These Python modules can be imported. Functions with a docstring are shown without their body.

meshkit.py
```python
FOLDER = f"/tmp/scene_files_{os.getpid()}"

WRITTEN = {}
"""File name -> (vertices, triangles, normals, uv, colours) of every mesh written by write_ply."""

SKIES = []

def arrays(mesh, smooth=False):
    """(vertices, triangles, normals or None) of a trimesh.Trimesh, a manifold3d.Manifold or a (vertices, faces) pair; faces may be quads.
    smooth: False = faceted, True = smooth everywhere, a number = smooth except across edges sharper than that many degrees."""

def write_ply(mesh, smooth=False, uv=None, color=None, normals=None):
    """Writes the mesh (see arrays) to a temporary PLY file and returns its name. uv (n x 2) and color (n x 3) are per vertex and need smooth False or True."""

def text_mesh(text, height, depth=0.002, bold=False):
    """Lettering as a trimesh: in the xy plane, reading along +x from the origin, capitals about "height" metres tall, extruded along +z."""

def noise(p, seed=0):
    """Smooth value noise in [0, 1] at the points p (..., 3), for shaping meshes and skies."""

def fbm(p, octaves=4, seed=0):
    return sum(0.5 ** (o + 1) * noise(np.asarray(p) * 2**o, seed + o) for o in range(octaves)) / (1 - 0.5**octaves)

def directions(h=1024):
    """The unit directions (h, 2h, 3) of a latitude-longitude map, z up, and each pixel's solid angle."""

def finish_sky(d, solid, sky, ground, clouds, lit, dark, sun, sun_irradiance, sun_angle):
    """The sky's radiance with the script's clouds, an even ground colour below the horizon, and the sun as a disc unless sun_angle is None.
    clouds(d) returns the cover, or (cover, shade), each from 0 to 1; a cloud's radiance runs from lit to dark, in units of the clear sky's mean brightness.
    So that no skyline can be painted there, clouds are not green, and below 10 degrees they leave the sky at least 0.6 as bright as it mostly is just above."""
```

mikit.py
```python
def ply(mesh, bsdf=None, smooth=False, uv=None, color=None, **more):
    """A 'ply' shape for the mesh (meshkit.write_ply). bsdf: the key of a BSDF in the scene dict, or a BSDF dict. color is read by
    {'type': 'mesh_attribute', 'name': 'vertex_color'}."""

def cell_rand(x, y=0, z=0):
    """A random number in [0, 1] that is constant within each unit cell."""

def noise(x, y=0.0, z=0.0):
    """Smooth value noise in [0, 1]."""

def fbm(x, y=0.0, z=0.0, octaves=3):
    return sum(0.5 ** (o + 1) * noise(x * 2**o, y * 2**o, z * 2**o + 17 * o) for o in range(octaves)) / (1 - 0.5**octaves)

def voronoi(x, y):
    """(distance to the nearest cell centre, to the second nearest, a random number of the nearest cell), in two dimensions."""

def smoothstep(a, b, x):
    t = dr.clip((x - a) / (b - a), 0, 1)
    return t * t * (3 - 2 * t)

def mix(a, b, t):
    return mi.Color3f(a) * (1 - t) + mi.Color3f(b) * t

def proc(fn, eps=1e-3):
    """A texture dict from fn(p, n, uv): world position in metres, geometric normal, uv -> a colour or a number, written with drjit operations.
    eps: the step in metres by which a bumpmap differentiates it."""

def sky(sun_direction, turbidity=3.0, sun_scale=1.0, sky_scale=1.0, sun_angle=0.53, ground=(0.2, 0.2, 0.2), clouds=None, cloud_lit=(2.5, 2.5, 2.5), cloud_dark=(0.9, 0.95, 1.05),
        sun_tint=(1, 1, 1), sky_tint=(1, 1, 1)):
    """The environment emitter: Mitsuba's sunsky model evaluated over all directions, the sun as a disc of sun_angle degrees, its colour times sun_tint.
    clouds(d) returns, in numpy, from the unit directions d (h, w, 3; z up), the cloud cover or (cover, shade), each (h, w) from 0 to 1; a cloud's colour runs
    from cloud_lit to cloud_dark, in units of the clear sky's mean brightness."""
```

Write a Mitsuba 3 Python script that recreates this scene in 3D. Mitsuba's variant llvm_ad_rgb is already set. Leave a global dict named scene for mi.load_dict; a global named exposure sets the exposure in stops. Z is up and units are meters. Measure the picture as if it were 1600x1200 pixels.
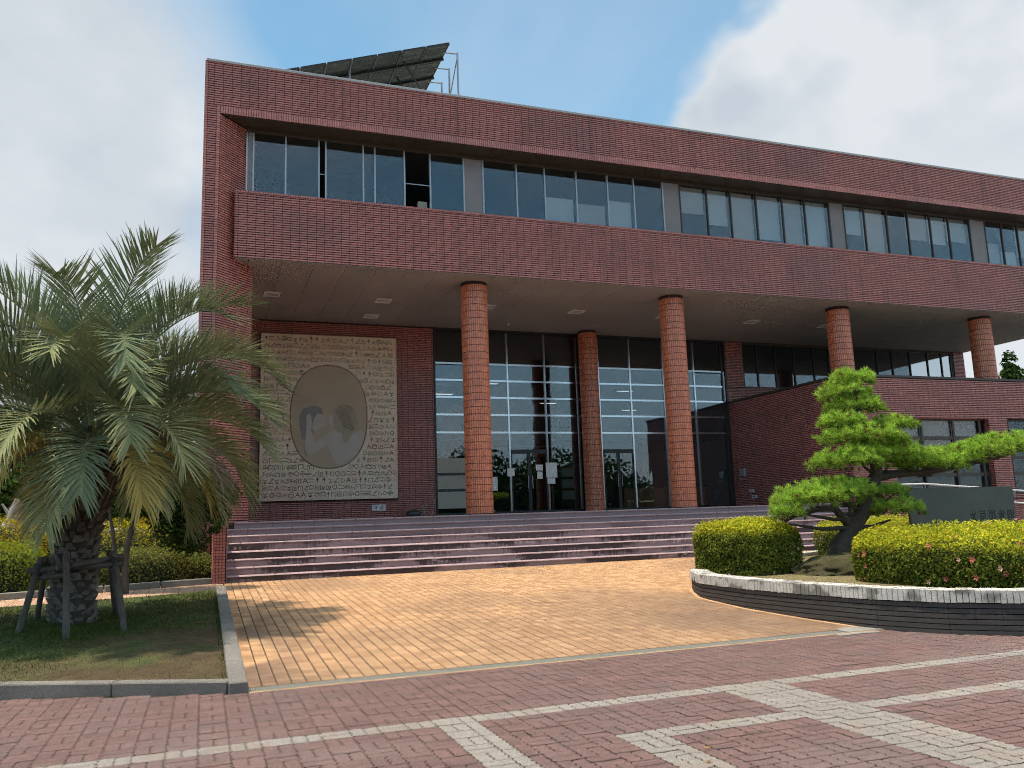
import math
import numpy as np, trimesh, drjit as dr, mitsuba as mi, mikit, meshkit
from mikit import noise, fbm, cell_rand, smoothstep, mix
from shapely.geometry import Polygon, Point, LineString
from shapely import contains_xy
T = mi.ScalarTransform4f
scene, labels = {}, {}
rng = np.random.default_rng(7)

# ------------------------------------------------------------------ camera, sky, exposure
EYE = 1.65
fwd = np.array([0.34371950, 0.92551352, 0.15900201]); upv = np.array([-0.02293365, -0.16099468, 0.98668879])
scene['camera'] = dict(type='perspective', fov=63.178, fov_axis='x', near_clip=0.05, far_clip=6000.0,
    to_world=T().look_at(origin=[0, 0, EYE], target=[fwd[0], fwd[1], EYE + fwd[2]], up=upv.tolist()))

def dirv(az, el):
    a, e = math.radians(az), math.radians(el)
    return np.array([math.sin(a) * math.cos(e), math.cos(a) * math.cos(e), math.sin(e)])

def clouds(d):
    q = d / np.maximum(d[..., 2:3] + 0.35, 0.12)
    n1 = meshkit.fbm(q * 1.5 + 3.1, 6, 3); n2 = meshkit.fbm(q * np.array([1.1, 2.0, 1]) * 1.2 + 9.7, 6, 11); n3 = meshkit.fbm(d * 9 + 2.0, 5, 21)
    def blob(az, el, w):
        return np.exp(-(1 - d @ dirv(az, el)) / (w * w / 2))
    heap = 1.25 * blob(53, 17, 0.30) + 0.75 * blob(44, 24, 0.13) + 0.7 * blob(66, 26, 0.3) + 0.8 * blob(42, 16.5, .11)
    veil = 0.8 * blob(-13, 24, 0.24) + 1.0 * blob(-9, 7, 0.33) + .4 * blob(-34, 30, .5) - 0.55 * blob(12, 34, 0.22)
    c1 = np.clip((heap + 0.9 * (n3 - 0.5) - 0.41) / 0.30, 0, 1); c1 = c1 * c1 * (3 - 2 * c1)
    c2 = np.clip((veil + 1.3 * (n2 - 0.47) - 0.10) / 0.95, 0, 1)
    c3 = np.clip((n1 - 0.42) / 0.3, 0, 1) * np.clip(1.6 - 2.0 * blob(22, 30, .42), 0, 1)
    low = np.clip((0.30 - d[..., 2]) / 0.30, 0, 1)
    wisp = np.clip((meshkit.fbm(q * np.array([3.2, 1.4, 1]) + 21.0, 6, 8) - 0.40) / 0.35, 0, 1)
    cover = np.clip(np.maximum.reduce([c1 * .97, c2 * 0.92, c3 * 0.75, low * .8]) + 0.06 + .30 * wisp, 0, 1)
    shade = np.clip(0.85 * np.clip((meshkit.fbm(q * 2.3 + 1.3, 6, 5) - 0.38) / 0.26, 0, 1) * np.clip(c2 * 1.3 - .9 * low, 0, 1) + c1 * (.12 + .6 * np.clip((n3 - .40) / .25, 0, 1) * np.clip((d[..., 2] - .30) / .14, 0, 1)), 0, 1)
    return cover, shade

SUN = (-0.235, 0.022, 0.97)
scene['sky'] = mikit.sky(SUN, turbidity=3.0, sun_scale=0.78, sky_scale=1.0, sun_angle=2.2, clouds=clouds,
                         cloud_lit=(1.50, 1.57, 1.62), cloud_dark=(.90, 1.03, 1.20), ground=(0.2, 0.17, 0.14), sky_tint=(1.04, 1.68, 1.56))
exposure = 1.84

# ------------------------------------------------------------------ helpers
def label(key, text, cat=None, group=None, kind=None):
    d = {'label': text}
    if cat: d['category'] = cat
    if group: d['group'] = group
    if kind: d['kind'] = kind
    labels[key] = d
used = set()
def ply_(mesh, mat, **kw): return mikit.ply(mesh, 'm_' + mat, **kw)
def newkey(name, parent=None):
    k = f'{parent}__{name}' if parent else name
    b, i = k, 0
    while k in used:
        i += 1; k = f'{b}_{i:03d}'
    used.add(k); return k
def put(name, mesh, mat, parent=None, smooth=False, color=None):
    k = newkey(name, parent)
    scene[k] = ply_(mesh, mat, smooth=smooth, color=color)
    return k
def thing(name, text, cat, group=None):
    k = newkey(name); label(k, text, cat, group); return k
def stuff(k): labels.setdefault(k, {})['kind'] = 'stuff'

CF = np.array([[0,2,1],[0,3,2],[4,5,6],[4,6,7],[0,1,5],[0,5,4],[1,2,6],[1,6,5],[2,3,7],[2,7,6],[3,0,4],[3,4,7]])
def box(x0, x1, y0, y1, z0, z1):
    return np.array([[x0,y0,z0],[x1,y0,z0],[x1,y1,z0],[x0,y1,z0],[x0,y0,z1],[x1,y0,z1],[x1,y1,z1],[x0,y1,z1]], float), CF
def cbox(x0, x1, y0, y1, z0, z1, c=.01):
    """box with chamfered top and vertical edges"""
    v, f = [], []
    def ring(e, z): return [[x0+e+c,y0+e,z],[x1-e-c,y0+e,z],[x1-e,y0+e+c,z],[x1-e,y1-e-c,z],[x1-e-c,y1-e,z],[x0+e+c,y1-e,z],[x0+e,y1-e-c,z],[x0+e,y0+e+c,z]]
    v = ring(0, z0) + ring(0, z1 - c) + ring(c, z1)
    for r in range(2):
        for i in range(8):
            a, b = r*8+i, r*8+(i+1) % 8
            f += [[a, b, b+8], [a, b+8, a+8]]
    for i in range(1, 7): f += [[16, 16+i, 17+i], [0, i+1, i]]
    return np.array(v, float), np.array(f)
def cat(ms):
    V, F, n = [], [], 0
    for m in ms:
        v, f = (np.asarray(m.vertices), np.asarray(m.faces)) if hasattr(m, 'vertices') else m
        V.append(v); F.append(np.asarray(f) + n); n += len(v)
    return np.vstack(V), np.vstack(F)
def xf(m, M=None, t=(0, 0, 0)):
    v, f = m
    return (v if M is None else v @ np.asarray(M).T) + np.asarray(t), f
def rotz(a): c, s = math.cos(a), math.sin(a); return np.array([[c, -s, 0], [s, c, 0], [0, 0, 1]])
def tube(P, R, n=8, cap=True):
    P = np.asarray(P, float); R = np.broadcast_to(R, (len(P),)); t = np.gradient(P, axis=0); t /= np.linalg.norm(t, axis=1, keepdims=True)
    ref = np.array([0, 0, 1.]) if abs(t[0][2]) < .8 else np.array([1., 0, 0])
    a = np.cross(t, ref); a /= np.linalg.norm(a, axis=1, keepdims=True); b = np.cross(t, a)
    th = np.arange(n) * 2 * np.pi / n
    V = (P[:, None] + R[:, None, None] * (np.cos(th)[None, :, None] * a[:, None] + np.sin(th)[None, :, None] * b[:, None])).reshape(-1, 3)
    F = []
    for i in range(len(P) - 1):
        for j in range(n):
            p, q = i*n+j, i*n+(j+1) % n
            F += [[p, p+n, q], [q, p+n, q+n]]
    if cap:
        m = len(V); V = np.vstack([V, P[:1], P[-1:]])
        for j in range(n):
            F += [[m, j, (j+1) % n], [m+1, (len(P)-1)*n+(j+1) % n, (len(P)-1)*n+j]]
    return V, np.array(F)
def prism(poly, z0, z1):
    ms = [trimesh.creation.extrude_polygon(g, z1 - z0, engine='earcut') for g in getattr(poly, 'geoms', [poly])]
    m = cat(ms); return m[0] + [0, 0, z0], m[1]
def bricks(O, U, N, R, h=.013, ch=.003, W=(0, 0, 1)):
    """R (n,4): u0,u1,w0,w1 -> n frusta of 10 triangles standing h proud of the plane through O."""
    R = np.asarray(R, float).reshape(-1, 4); O, U, N, W = (np.asarray(a, float) for a in (O, U, N, W))
    uu = np.stack([R[:,0],R[:,1],R[:,1],R[:,0]], 1); ww = np.stack([R[:,2],R[:,2],R[:,3],R[:,3]], 1)
    su, sw = np.array([1,-1,-1,1])*ch, np.array([1,1,-1,-1])*ch
    back = O + uu[..., None]*U + ww[..., None]*W
    front = O + (uu+su)[..., None]*U + (ww+sw)[..., None]*W + h*N
    V = np.concatenate([back, front], 1).reshape(-1, 3)
    f = np.array([[4,5,6],[4,6,7],[0,1,5],[0,5,4],[1,2,6],[1,6,5],[2,3,7],[2,7,6],[3,0,4],[3,4,7]])
    if np.dot(np.cross(U, W), N) < 0: f = f[:, ::-1]
    return V, (f[None] + 8*np.arange(len(R))[:, None, None]).reshape(-1, 3)
BU, BW, J = .235, .068, .0085
def grid(u0, u1, w0, w1, pu=BU, pw=BW, j=J, au=0., aw=0., holes=(), jw=None):
    """rects of a stack bond aligned to multiples of the pitch (offset au, aw), clipped to the region, minus holes"""
    jw = (.025 if j == J else j) if jw is None else jw
    us = np.arange(math.floor((u0-au)/pu), math.ceil((u1-au)/pu))*pu + au; ws = np.arange(math.floor((w0-aw)/pw), math.ceil((w1-aw)/pw))*pw + aw
    a, b = np.meshgrid(us, ws); a, b = a.ravel(), b.ravel()
    R = np.stack([np.maximum(a, u0)+j/2, np.minimum(a+pu, u1)-j/2, np.maximum(b, w0)+jw/2, np.minimum(b+pw, w1)-jw/2], 1)
    R = R[(R[:,1]-R[:,0] > .02) & (R[:,3]-R[:,2] > .012)]
    for h in holes:
        c = np.stack([(R[:,0]+R[:,1])/2, (R[:,2]+R[:,3])/2], 1)
        R = R[~((c[:,0] > h[0]) & (c[:,0] < h[1]) & (c[:,1] > h[2]) & (c[:,1] < h[3]))]
    return R
SL, YG = 0.0373, 9.32
def gz(y): return SL*np.clip(np.asarray(y, float) - YG, 0, 11.1)

# ------------------------------------------------------------------ materials
def pr(name, col, rough=.6, **kw):
    c = mikit.proc(col) if callable(col) else ({'type': 'mesh_attribute', 'name': 'vertex_color'} if col == 'vc' else {'type': 'rgb', 'value': list(col)})
    scene['m_' + name] = {'type': 'twosided', 'b': {'type': 'principled', 'base_color': c, 'roughness': mikit.proc(rough) if callable(rough) else rough, **kw}}
def leafmat(name, col='vc', trans=.7, rough=.5):
    c = {'type': 'mesh_attribute', 'name': 'vertex_color'} if col == 'vc' else (mikit.proc(col) if callable(col) else {'type': 'rgb', 'value': list(col)})
    scene['m_' + name] = {'type': 'principledthin', 'base_color': c, 'roughness': rough, 'diff_trans': trans, 'spec_trans': 0.0, 'eta': 1.4}

def brick_col(p, n, uv):
    r = cell_rand(dr.floor(p.x/BU), dr.floor(p.y/BU), dr.floor(p.z/BW))
    w = fbm(p.x*.35, p.y*.35, p.z*.5)
    c = mix((.43, .138, .112), (.58, .205, .165), r)
    b = cell_rand(dr.floor(p.x/(BU*3)), dr.floor(p.y/(BU*3)), dr.floor(p.z/.95))
    c = mix(c, (.36, .145, .135), smoothstep(.45, .75, w)*.6)*(.93 + .14*b)
    st = smoothstep(.52, .72, fbm(p.x*2.6, p.y*2.6, p.z*.22))*smoothstep(.35, .7, noise(p.x*9, p.y*9, p.z*.5))
    c = c*(1 - .22*st)
    return c*(.92 + .16*fbm(p.x*5, p.y*5, p.z*9))
pr('brick', brick_col, .38, specular=.85)
def tile_col(p, n, uv):
    r = cell_rand(dr.floor(p.x/.066), dr.floor(p.y/.066), dr.floor(p.z/.215))
    c = mix((.50, .150, .075), (.66, .215, .105), r)
    return c*(.94 + .12*fbm(p.x*5, p.y*5, p.z*3))
pr('column_glaze', tile_col, .36, specular=.8)
pr('mortar', lambda p, n, uv: mi.Color3f(.040, .022, .022)*(.7 + .6*noise(p.x*9, p.y*9, p.z*9)), .9)
pr('soffit_mat', lambda p, n, uv: mix((.25, .235, .225), (.31, .295, .28), fbm(p.x*.8, p.y*.8, p.z)), .7)
pr('dark_metal', (.035, .036, .038), .4, metallic=.3)
pr('bronze_metal', (.075, .06, .052), .45, metallic=.3)
pr('aluminium', (.42, .44, .46), .35, metallic=.6)
pr('coping_metal', (.42, .43, .42), .45, metallic=.3)
pr('grey_panel', lambda p, n, uv: mi.Color3f(.25, .22, .215)*(.92 + .16*fbm(p.x*3, p.y, p.z*3)), .5)
pr('galvanised', (.40, .43, .47), .4, metallic=.5)
pr('solar_back', lambda p, n, uv: mix((.04, .06, .062), (.12, .15, .135), smoothstep(.35, .7, noise(p.x*2.3, p.y*7, p.z))*.7 + .3*noise(p.x*22, p.y*22)), .6)
pr('white_paint', (.72, .72, .70), .45)
pr('paper', lambda p, n, uv: mi.Color3f(.90, .88, .83)*(.75 + .25*smoothstep(.42, .5, noise(p.x*60, p.z*45))), .8)
pr('black_print', (.03, .03, .032), .6)
pr('blind', lambda p, n, uv: mi.Color3f(.44, .375, .335)*(.92 + .1*fbm(p.x*2, p.y, p.z*3)), .9)
pr('blind_grey', (.48, .47, .45), .9)
pr('interior_dark', (.055, .055, .058), .9)
pr('interior_wall', (.10, .097, .095), .9)
pr('interior_ceiling', (.10, .10, .105), .9)
pr('bar_metal', (.60, .64, .68), .18, metallic=1.0)
pr('lens_grey', (.45, .45, .45), .5)
pr('beige_board', (.40, .37, .30), .8)
pr('wood_orange', lambda p, n, uv: mix((.38, .15, .06), (.52, .24, .10), fbm(p.x*2, p.y*2, p.z*30)), .5)
pr('black_rubber', (.03, .03, .03), .7)
def glass_ior(name, ior, tr):
    scene['m_' + name] = {'type': 'thindielectric', 'int_ior': ior, 'ext_ior': 1.0, 'specular_reflectance': {'type': 'rgb', 'value': [.86, .95, 1.0]}, 'specular_transmittance': {'type': 'rgb', 'value': list(tr)}}
glass_ior('glass', 1.80, (.46, .52, .56)); glass_ior('glass_blue', 1.72, (.78, .84, .86)); glass_ior('glass_clear', 1.42, (.8, .8, .8))

def stair_col(p, n, uv):
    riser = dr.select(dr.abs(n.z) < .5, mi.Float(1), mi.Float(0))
    c = mix((.38, .27, .285), (.47, .345, .355), fbm(p.x*1.2, p.y*3, p.z*3))
    c = c*(.86 + .28*noise(p.x*70, p.y*70, p.z*70))
    lowp = 1 - smoothstep(1.1, 1.5, p.z)
    row = dr.floor((p.z - .39)/.171)
    st = smoothstep(.36, .64, fbm(p.x*.8 + row*7.3, row*3.1, 0.0) + .30*(fbm(p.x*30, p.z*3, row) - .5) + .16*(noise(p.x*6, p.z*22, row) - .5) + .22*((p.z - .39)/.171 - row - .5))
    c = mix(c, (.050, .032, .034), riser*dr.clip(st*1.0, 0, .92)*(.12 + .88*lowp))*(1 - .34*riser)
    lime = smoothstep(.70, .80, fbm(p.x*1.1 + 40, 2.0, p.z*7))*smoothstep(.4, .7, noise(p.x*16, 1.0, p.z*4))
    c = mix(c, (.55, .50, .48), riser*lime*lowp*.7)
    return mix(c, (.20, .14, .14), (1 - riser)*smoothstep(.5, .8, fbm(p.x*2.2, p.y*4, 0))*.35)
pr('stair_stone', stair_col, .55)
def terr_col(p, n, uv):
    r = cell_rand(dr.floor((p.x - .46)/.153), dr.floor((p.y - 9.46)/.153), 3)
    r2 = cell_rand(dr.floor((p.x - .46)/.153), dr.floor((p.y - 9.46)/.153), 9)
    c = mix((.395, .228, .115), (.585, .37, .205), r)
    c = mix(c, (.43, .235, .14), smoothstep(.82, 1.0, r2)*.6)
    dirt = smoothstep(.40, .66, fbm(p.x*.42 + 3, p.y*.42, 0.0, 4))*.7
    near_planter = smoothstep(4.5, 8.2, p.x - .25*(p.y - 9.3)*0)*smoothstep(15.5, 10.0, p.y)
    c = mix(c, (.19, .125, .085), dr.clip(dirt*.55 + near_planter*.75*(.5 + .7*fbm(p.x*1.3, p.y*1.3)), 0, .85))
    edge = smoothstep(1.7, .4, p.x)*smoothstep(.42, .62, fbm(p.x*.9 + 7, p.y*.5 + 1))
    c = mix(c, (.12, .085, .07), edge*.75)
    return c*(.85 + .3*fbm(p.x*9, p.y*9))
pr('terrace_tile', terr_col, .6)
pr('tile_joint', lambda p, n, uv: mi.Color3f(.06, .036, .02)*(.7 + .6*noise(p.x*5, p.y*5)), .9)
pr('edging_tile', lambda p, n, uv: mi.Color3f(.58, .36, .19)*(.75 + .4*noise(p.x*7, p.y*7)), .7)
def path_col(p, n, uv):
    r = cell_rand(dr.floor(p.x/.3), dr.floor(p.y/.3), 5)
    return mix((.40, .24, .15), (.50, .33, .22), r)*(.85 + .3*fbm(p.x*5, p.y*5))
pr('path_tile', path_col, .7)
def paver_col(p, n, uv):
    r = cell_rand(dr.floor(p.x/.225), dr.floor(p.y/.1125), 3)
    c = mix((.118, .072, .066), (.165, .098, .090), r)
    c = mix(c, (.170, .125, .115), smoothstep(.42, .72, fbm(p.x*.5, p.y*.7))*.65)
    c = mix(c, (.13, .095, .09), smoothstep(.55, .75, fbm(p.x*1.4 + 5, p.y*1.4))*.4)
    sp = noise(p.x*260, p.y*260)
    c = c*(.70 + .6*sp)
    return mix(c, (.33, .28, .26), smoothstep(.80, .95, noise(p.x*140, p.y*140, 4.0))*.5)
pr('paver_red', paver_col, .8)
def paver_w(p, n, uv):
    c = mix((.205, .186, .170), (.28, .26, .235), fbm(p.x*1.5, p.y*1.5))
    c = c*(.62 + .76*noise(p.x*190, p.y*190))
    return mix(c, (.24, .19, .16), smoothstep(.5, .8, fbm(p.x*3, p.y*3))*.5)
pr('paver_white', paver_w, .8)
pr('paver_sand', lambda p, n, uv: mi.Color3f(.065, .042, .036)*(.6 + .8*noise(p.x*40, p.y*40)), .95)
pr('granite_kerb', lambda p, n, uv: mix((.12, .115, .105), (.25, .235, .21), fbm(p.x*2, p.y*2, p.z*2))*(.55 + .9*noise(p.x*130, p.y*130, p.z*130)), .8)
pr('concrete', lambda p, n, uv: mi.Color3f(.24, .235, .21)*(.75 + .4*fbm(p.x*6, p.y*6, p.z*6)), .9)
pr('grate_steel', (.27, .27, .235), .6, metallic=.2)
pr('drain_dark', (.02, .02, .018), .9)
pr('asphalt', lambda p, n, uv: mix((.10, .09, .08), (.16, .14, .12), fbm(p.x*.2, p.y*.2)), .95)
def lawn_col(p, n, uv):
    a = fbm(p.x*.9, p.y*.7 + 3); b = fbm(p.x*5, p.y*5); bare = smoothstep(-2.2, .2, p.x - .22*(p.y - 11.5))*smoothstep(16.5, 13.0, p.y)
    g = mix((.028, .044, .010), (.065, .085, .02), b)
    br = mix((.040, .027, .012), (.085, .062, .030), b)
    c = mix(g, br, dr.clip(smoothstep(.36, .60, a)*.65 + bare*.95 - smoothstep(.55, .7, fbm(p.x*1.7 + 9, p.y*1.7))*.5, 0, 1))
    return c*(.6 + .8*noise(p.x*60, p.y*60))
pr('lawn_soil', lawn_col, .95)
pr('soil', lambda p, n, uv: mix((.10, .075, .04), (.17, .15, .07), fbm(p.x*3, p.y*3))*(.6 + .8*noise(p.x*50, p.y*50)), .95)
pr('moss_mound', lambda p, n, uv: mix((.028, .030, .010), (.075, .065, .028), fbm(p.x*4, p.y*4, p.z*4))*(.5 + noise(p.x*70, p.y*70, p.z*70)), .95)
pr('planter_stone', lambda p, n, uv: mi.Color3f(.060, .054, .050)*(.65 + .7*fbm(p.x*5, p.y*5, p.z*25)), .75)
def cap_col(p, n, uv):
    c = mix((.40, .38, .34), (.66, .65, .61), fbm(p.x*7, p.y*7, p.z*9))
    return mix(c, (.09, .085, .07), smoothstep(.52, .70, fbm(p.x*4 + 3, p.y*4, p.z*5))*.75)*(.8 + .4*noise(p.x*120, p.y*120, p.z*120))
pr('cap_stone', cap_col, .85)
pr('green_stone', lambda p, n, uv: mix((.030, .045, .042), (.060, .078, .070), fbm(p.x*1.6, p.y, p.z*1.6)), .35, specular=.6)
pr('carved', (.012, .015, .014), .7)
def trunk_col(p, n, uv):
    c = mix((.060, .052, .045), (.04, .030, .024), smoothstep(1.2, 2.1, p.z + .5*noise(p.x*6, p.y*6, p.z*3)))
    return c*(.55 + .9*fbm(p.x*16, p.y*16, p.z*9))
pr('palm_bark', trunk_col, .9)
pr('palm_boot', lambda p, n, uv: mix(mix((.10, .09, .08), (.27, .25, .22), noise(p.x*17, p.y*17, p.z*11)), mix((.035, .028, .022), (.11, .09, .075), noise(p.x*11, p.y*11, p.z*7)), smoothstep(1.1, 1.9, p.z)), .85)
pr('post_wood', lambda p, n, uv: mix((.055, .048, .042), (.145, .13, .115), fbm(p.x*25, p.y*25, p.z*4)), .85)
pr('pine_bark', lambda p, n, uv: mix((.025, .019, .015), (.095, .075, .062), fbm(p.x*22, p.y*22, p.z*10)), .95)
pr('bark_grey', lambda p, n, uv: mix((.05, .042, .035), (.13, .115, .10), fbm(p.x*9, p.y*9, p.z*4)), .95)
pr('dead_wood', lambda p, n, uv: mix((.20, .18, .15), (.42, .39, .35), fbm(p.x*9, p.y*9, p.z*4)), .9)
pr('leaf_core', (.018, .026, .008), .95)
leafmat('frond_green', (.205, .255, .150), .28, .26); leafmat('frond_olive', (.32, .35, .180), .32, .30)
leafmat('frond_yellow', (.52, .42, .14), .4, .45); leafmat('frond_dead', (.26, .21, .15), .4, .7)
leafmat('leaf', 'vc', .55, .5); leafmat('needle', 'vc', .5, .55); leafmat('grass', 'vc', .6, .7)
leafmat('petal_pink', (.78, .22, .20), .5, .6); leafmat('petal_pale', (.80, .50, .42), .5, .6)
def mural_col(p, n, uv):
    c = mix((.70, .58, .43), (.82, .70, .54), fbm(p.x*1.1, 0, p.z*1.1))
    c = mix(c, (.78, .52, .40), smoothstep(.50, .72, fbm(p.x*.75 + 2.2, 0, p.z*.75 + 4))*.6)
    return c*(.88 + .24*noise(p.x*40, 0, p.z*40))
pr('mural_tile', mural_col, .7)
pr('mural_ink', lambda p, n, uv: mix((.018, .014, .012), (.085, .05, .036), fbm(p.x*.9 + 4, 0, p.z*.8)), .8)
pr('mural_oval', lambda p, n, uv: mix((.42, .335, .225), (.51, .415, .285), fbm(p.x*1.5, 0, p.z*1.5)), .6)
pr('mural_wig', lambda p, n, uv: mix((.35, .295, .215), (.43, .365, .27), fbm(p.x*4, 0, p.z*4)), .6)
pr('mural_grey', lambda p, n, uv: mix((.45, .40, .345), (.53, .47, .41), fbm(p.x*3, 0, p.z*3)), .6)
pr('mural_dark', lambda p, n, uv: mix((.20, .185, .18), (.29, .265, .24), fbm(p.x*3, 0, p.z*3)), .6)
pr('mural_frame', (.02, .017, .016), .6)
pr('car_white', (.75, .76, .78), .25, clearcoat=.6)
pr('car_glass', (.03, .04, .045), .1)
for nm, c, pw in (('lamp_cool', (1, .97, .92), 3.0),):
    pass

# ------------------------------------------------------------------ ground
def sheet(xs, ys, zf):
    X, Y = np.meshgrid(xs, ys); V = np.stack([X, Y, zf(X, Y)], -1).reshape(-1, 3); n = len(xs); F = []
    for i in range(len(ys)-1):
        for j in range(n-1):
            a = i*n+j; F += [[a, a+1, a+n+1], [a, a+n+1, a+n]]
    return V, np.array(F)
put('ground', sheet([-3000, -60, 60, 3000], [-3000, -60, 9.32, 12, 16, 20.4, 60, 3000], lambda X, Y: gz(Y) - .05), 'asphalt')
label('ground', 'dull earth and tarmac ground reaching to the horizon', kind='structure')

# planter outline (needed by paving too)
PL = Polygon([(8.85, 14.3), (8.3, 13.1), (8.22, 11.7), (8.36, 10.4), (8.6, 9.18), (8.95, 8.44), (9.6, 7.8), (10.8, 7.2), (13, 6.8), (17, 6.8), (20, 8), (20.3, 13), (20, 18), (16, 18.5), (13.4, 17.4), (11.6, 15.7), (10.2, 15.3)])
PL = PL.buffer(.9, 24).buffer(-1.8, 24).buffer(.9, 24).simplify(.006)

# red interlocking pavement ------------------------------------------------------------
def zig(t, per, amp): u = ((t-.09)/per) % 1.0; return amp*(4*np.abs(u - .5) - 1)
PA = .228
KA, KB = np.array([.47, 9.20]), np.array([-12.0, 14.4])           # outer line of the front kerb
def white_at(x, y):
    if 6.93 < y < 7.158: return True
    if y < 7.0 and (1.82 < x < 2.166): return True
    if y < 7.0 and (4.56 < x < 5.245): return True
    if 5.79 < y < 6.018 and (2.97 < x < 7.29): return True
    if y < 6.0 and 2.96 < x < 3.30: return True
    if y < 6.0 and 6.84 < x < 7.30: return True
    return False
def paver(x0, x1, y0, y1, gap=.0052):
    def edge(p, q, n):
        return [(p[0]+(q[0]-p[0])*k/n, p[1]+(q[1]-p[1])*k/n) for k in range(n)]
    nx, ny = max(2, int(round((x1-x0)/.057))), max(3, int(round((y1-y0)/.038)))
    c = np.array(edge((x0, y0), (x1, y0), nx) + edge((x1, y0), (x1, y1), ny) + edge((x1, y1), (x0, y1), nx) + edge((x0, y1), (x0, y0), ny))
    m = c.mean(0)
    def warp(q): return np.stack([q[:,0] + zig(q[:,1], .076, .011), q[:,1] + zig(q[:,0] + .09, .228, .005)], 1)
    sg = np.sign(c - m); sg[np.abs(c - m) < np.array([(x1-x0)/2, (y1-y0)/2]) - 1e-6] = 0
    o = warp(c) - sg*gap; i = o - sg*.004; n = len(c)
    dz = rng.uniform(-.0025, .0015)
    V = np.vstack([np.c_[o, np.full(n, -.02)], np.c_[o, np.full(n, -.003+dz)], np.c_[i, np.full(n, dz)]])
    k = np.arange(n); k2 = (k+1) % n
    F = np.vstack([np.c_[k+n, k2+n, k2+2*n], np.c_[k+n, k2+2*n, k+2*n], np.c_[np.full(n-2, 2*n), 2*n+np.arange(1, n-1), 2*n+np.arange(2, n)]])
    return V, F
label(newkey('pavement'), 'forecourt of red interlocking pavers crossed by pale bands', kind='structure')
pave_poly = Polygon([(-14, 2.2), (22, 2.2), (22, 9.2), (8.0, 9.2), (.47, 9.2), (-12, 14.4), (-14, 15)]).difference(PL.buffer(-.1))
scene['pavement'] = ply_(prism(pave_poly, -.03, -.011), 'paver_sand')
pav = []
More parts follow.
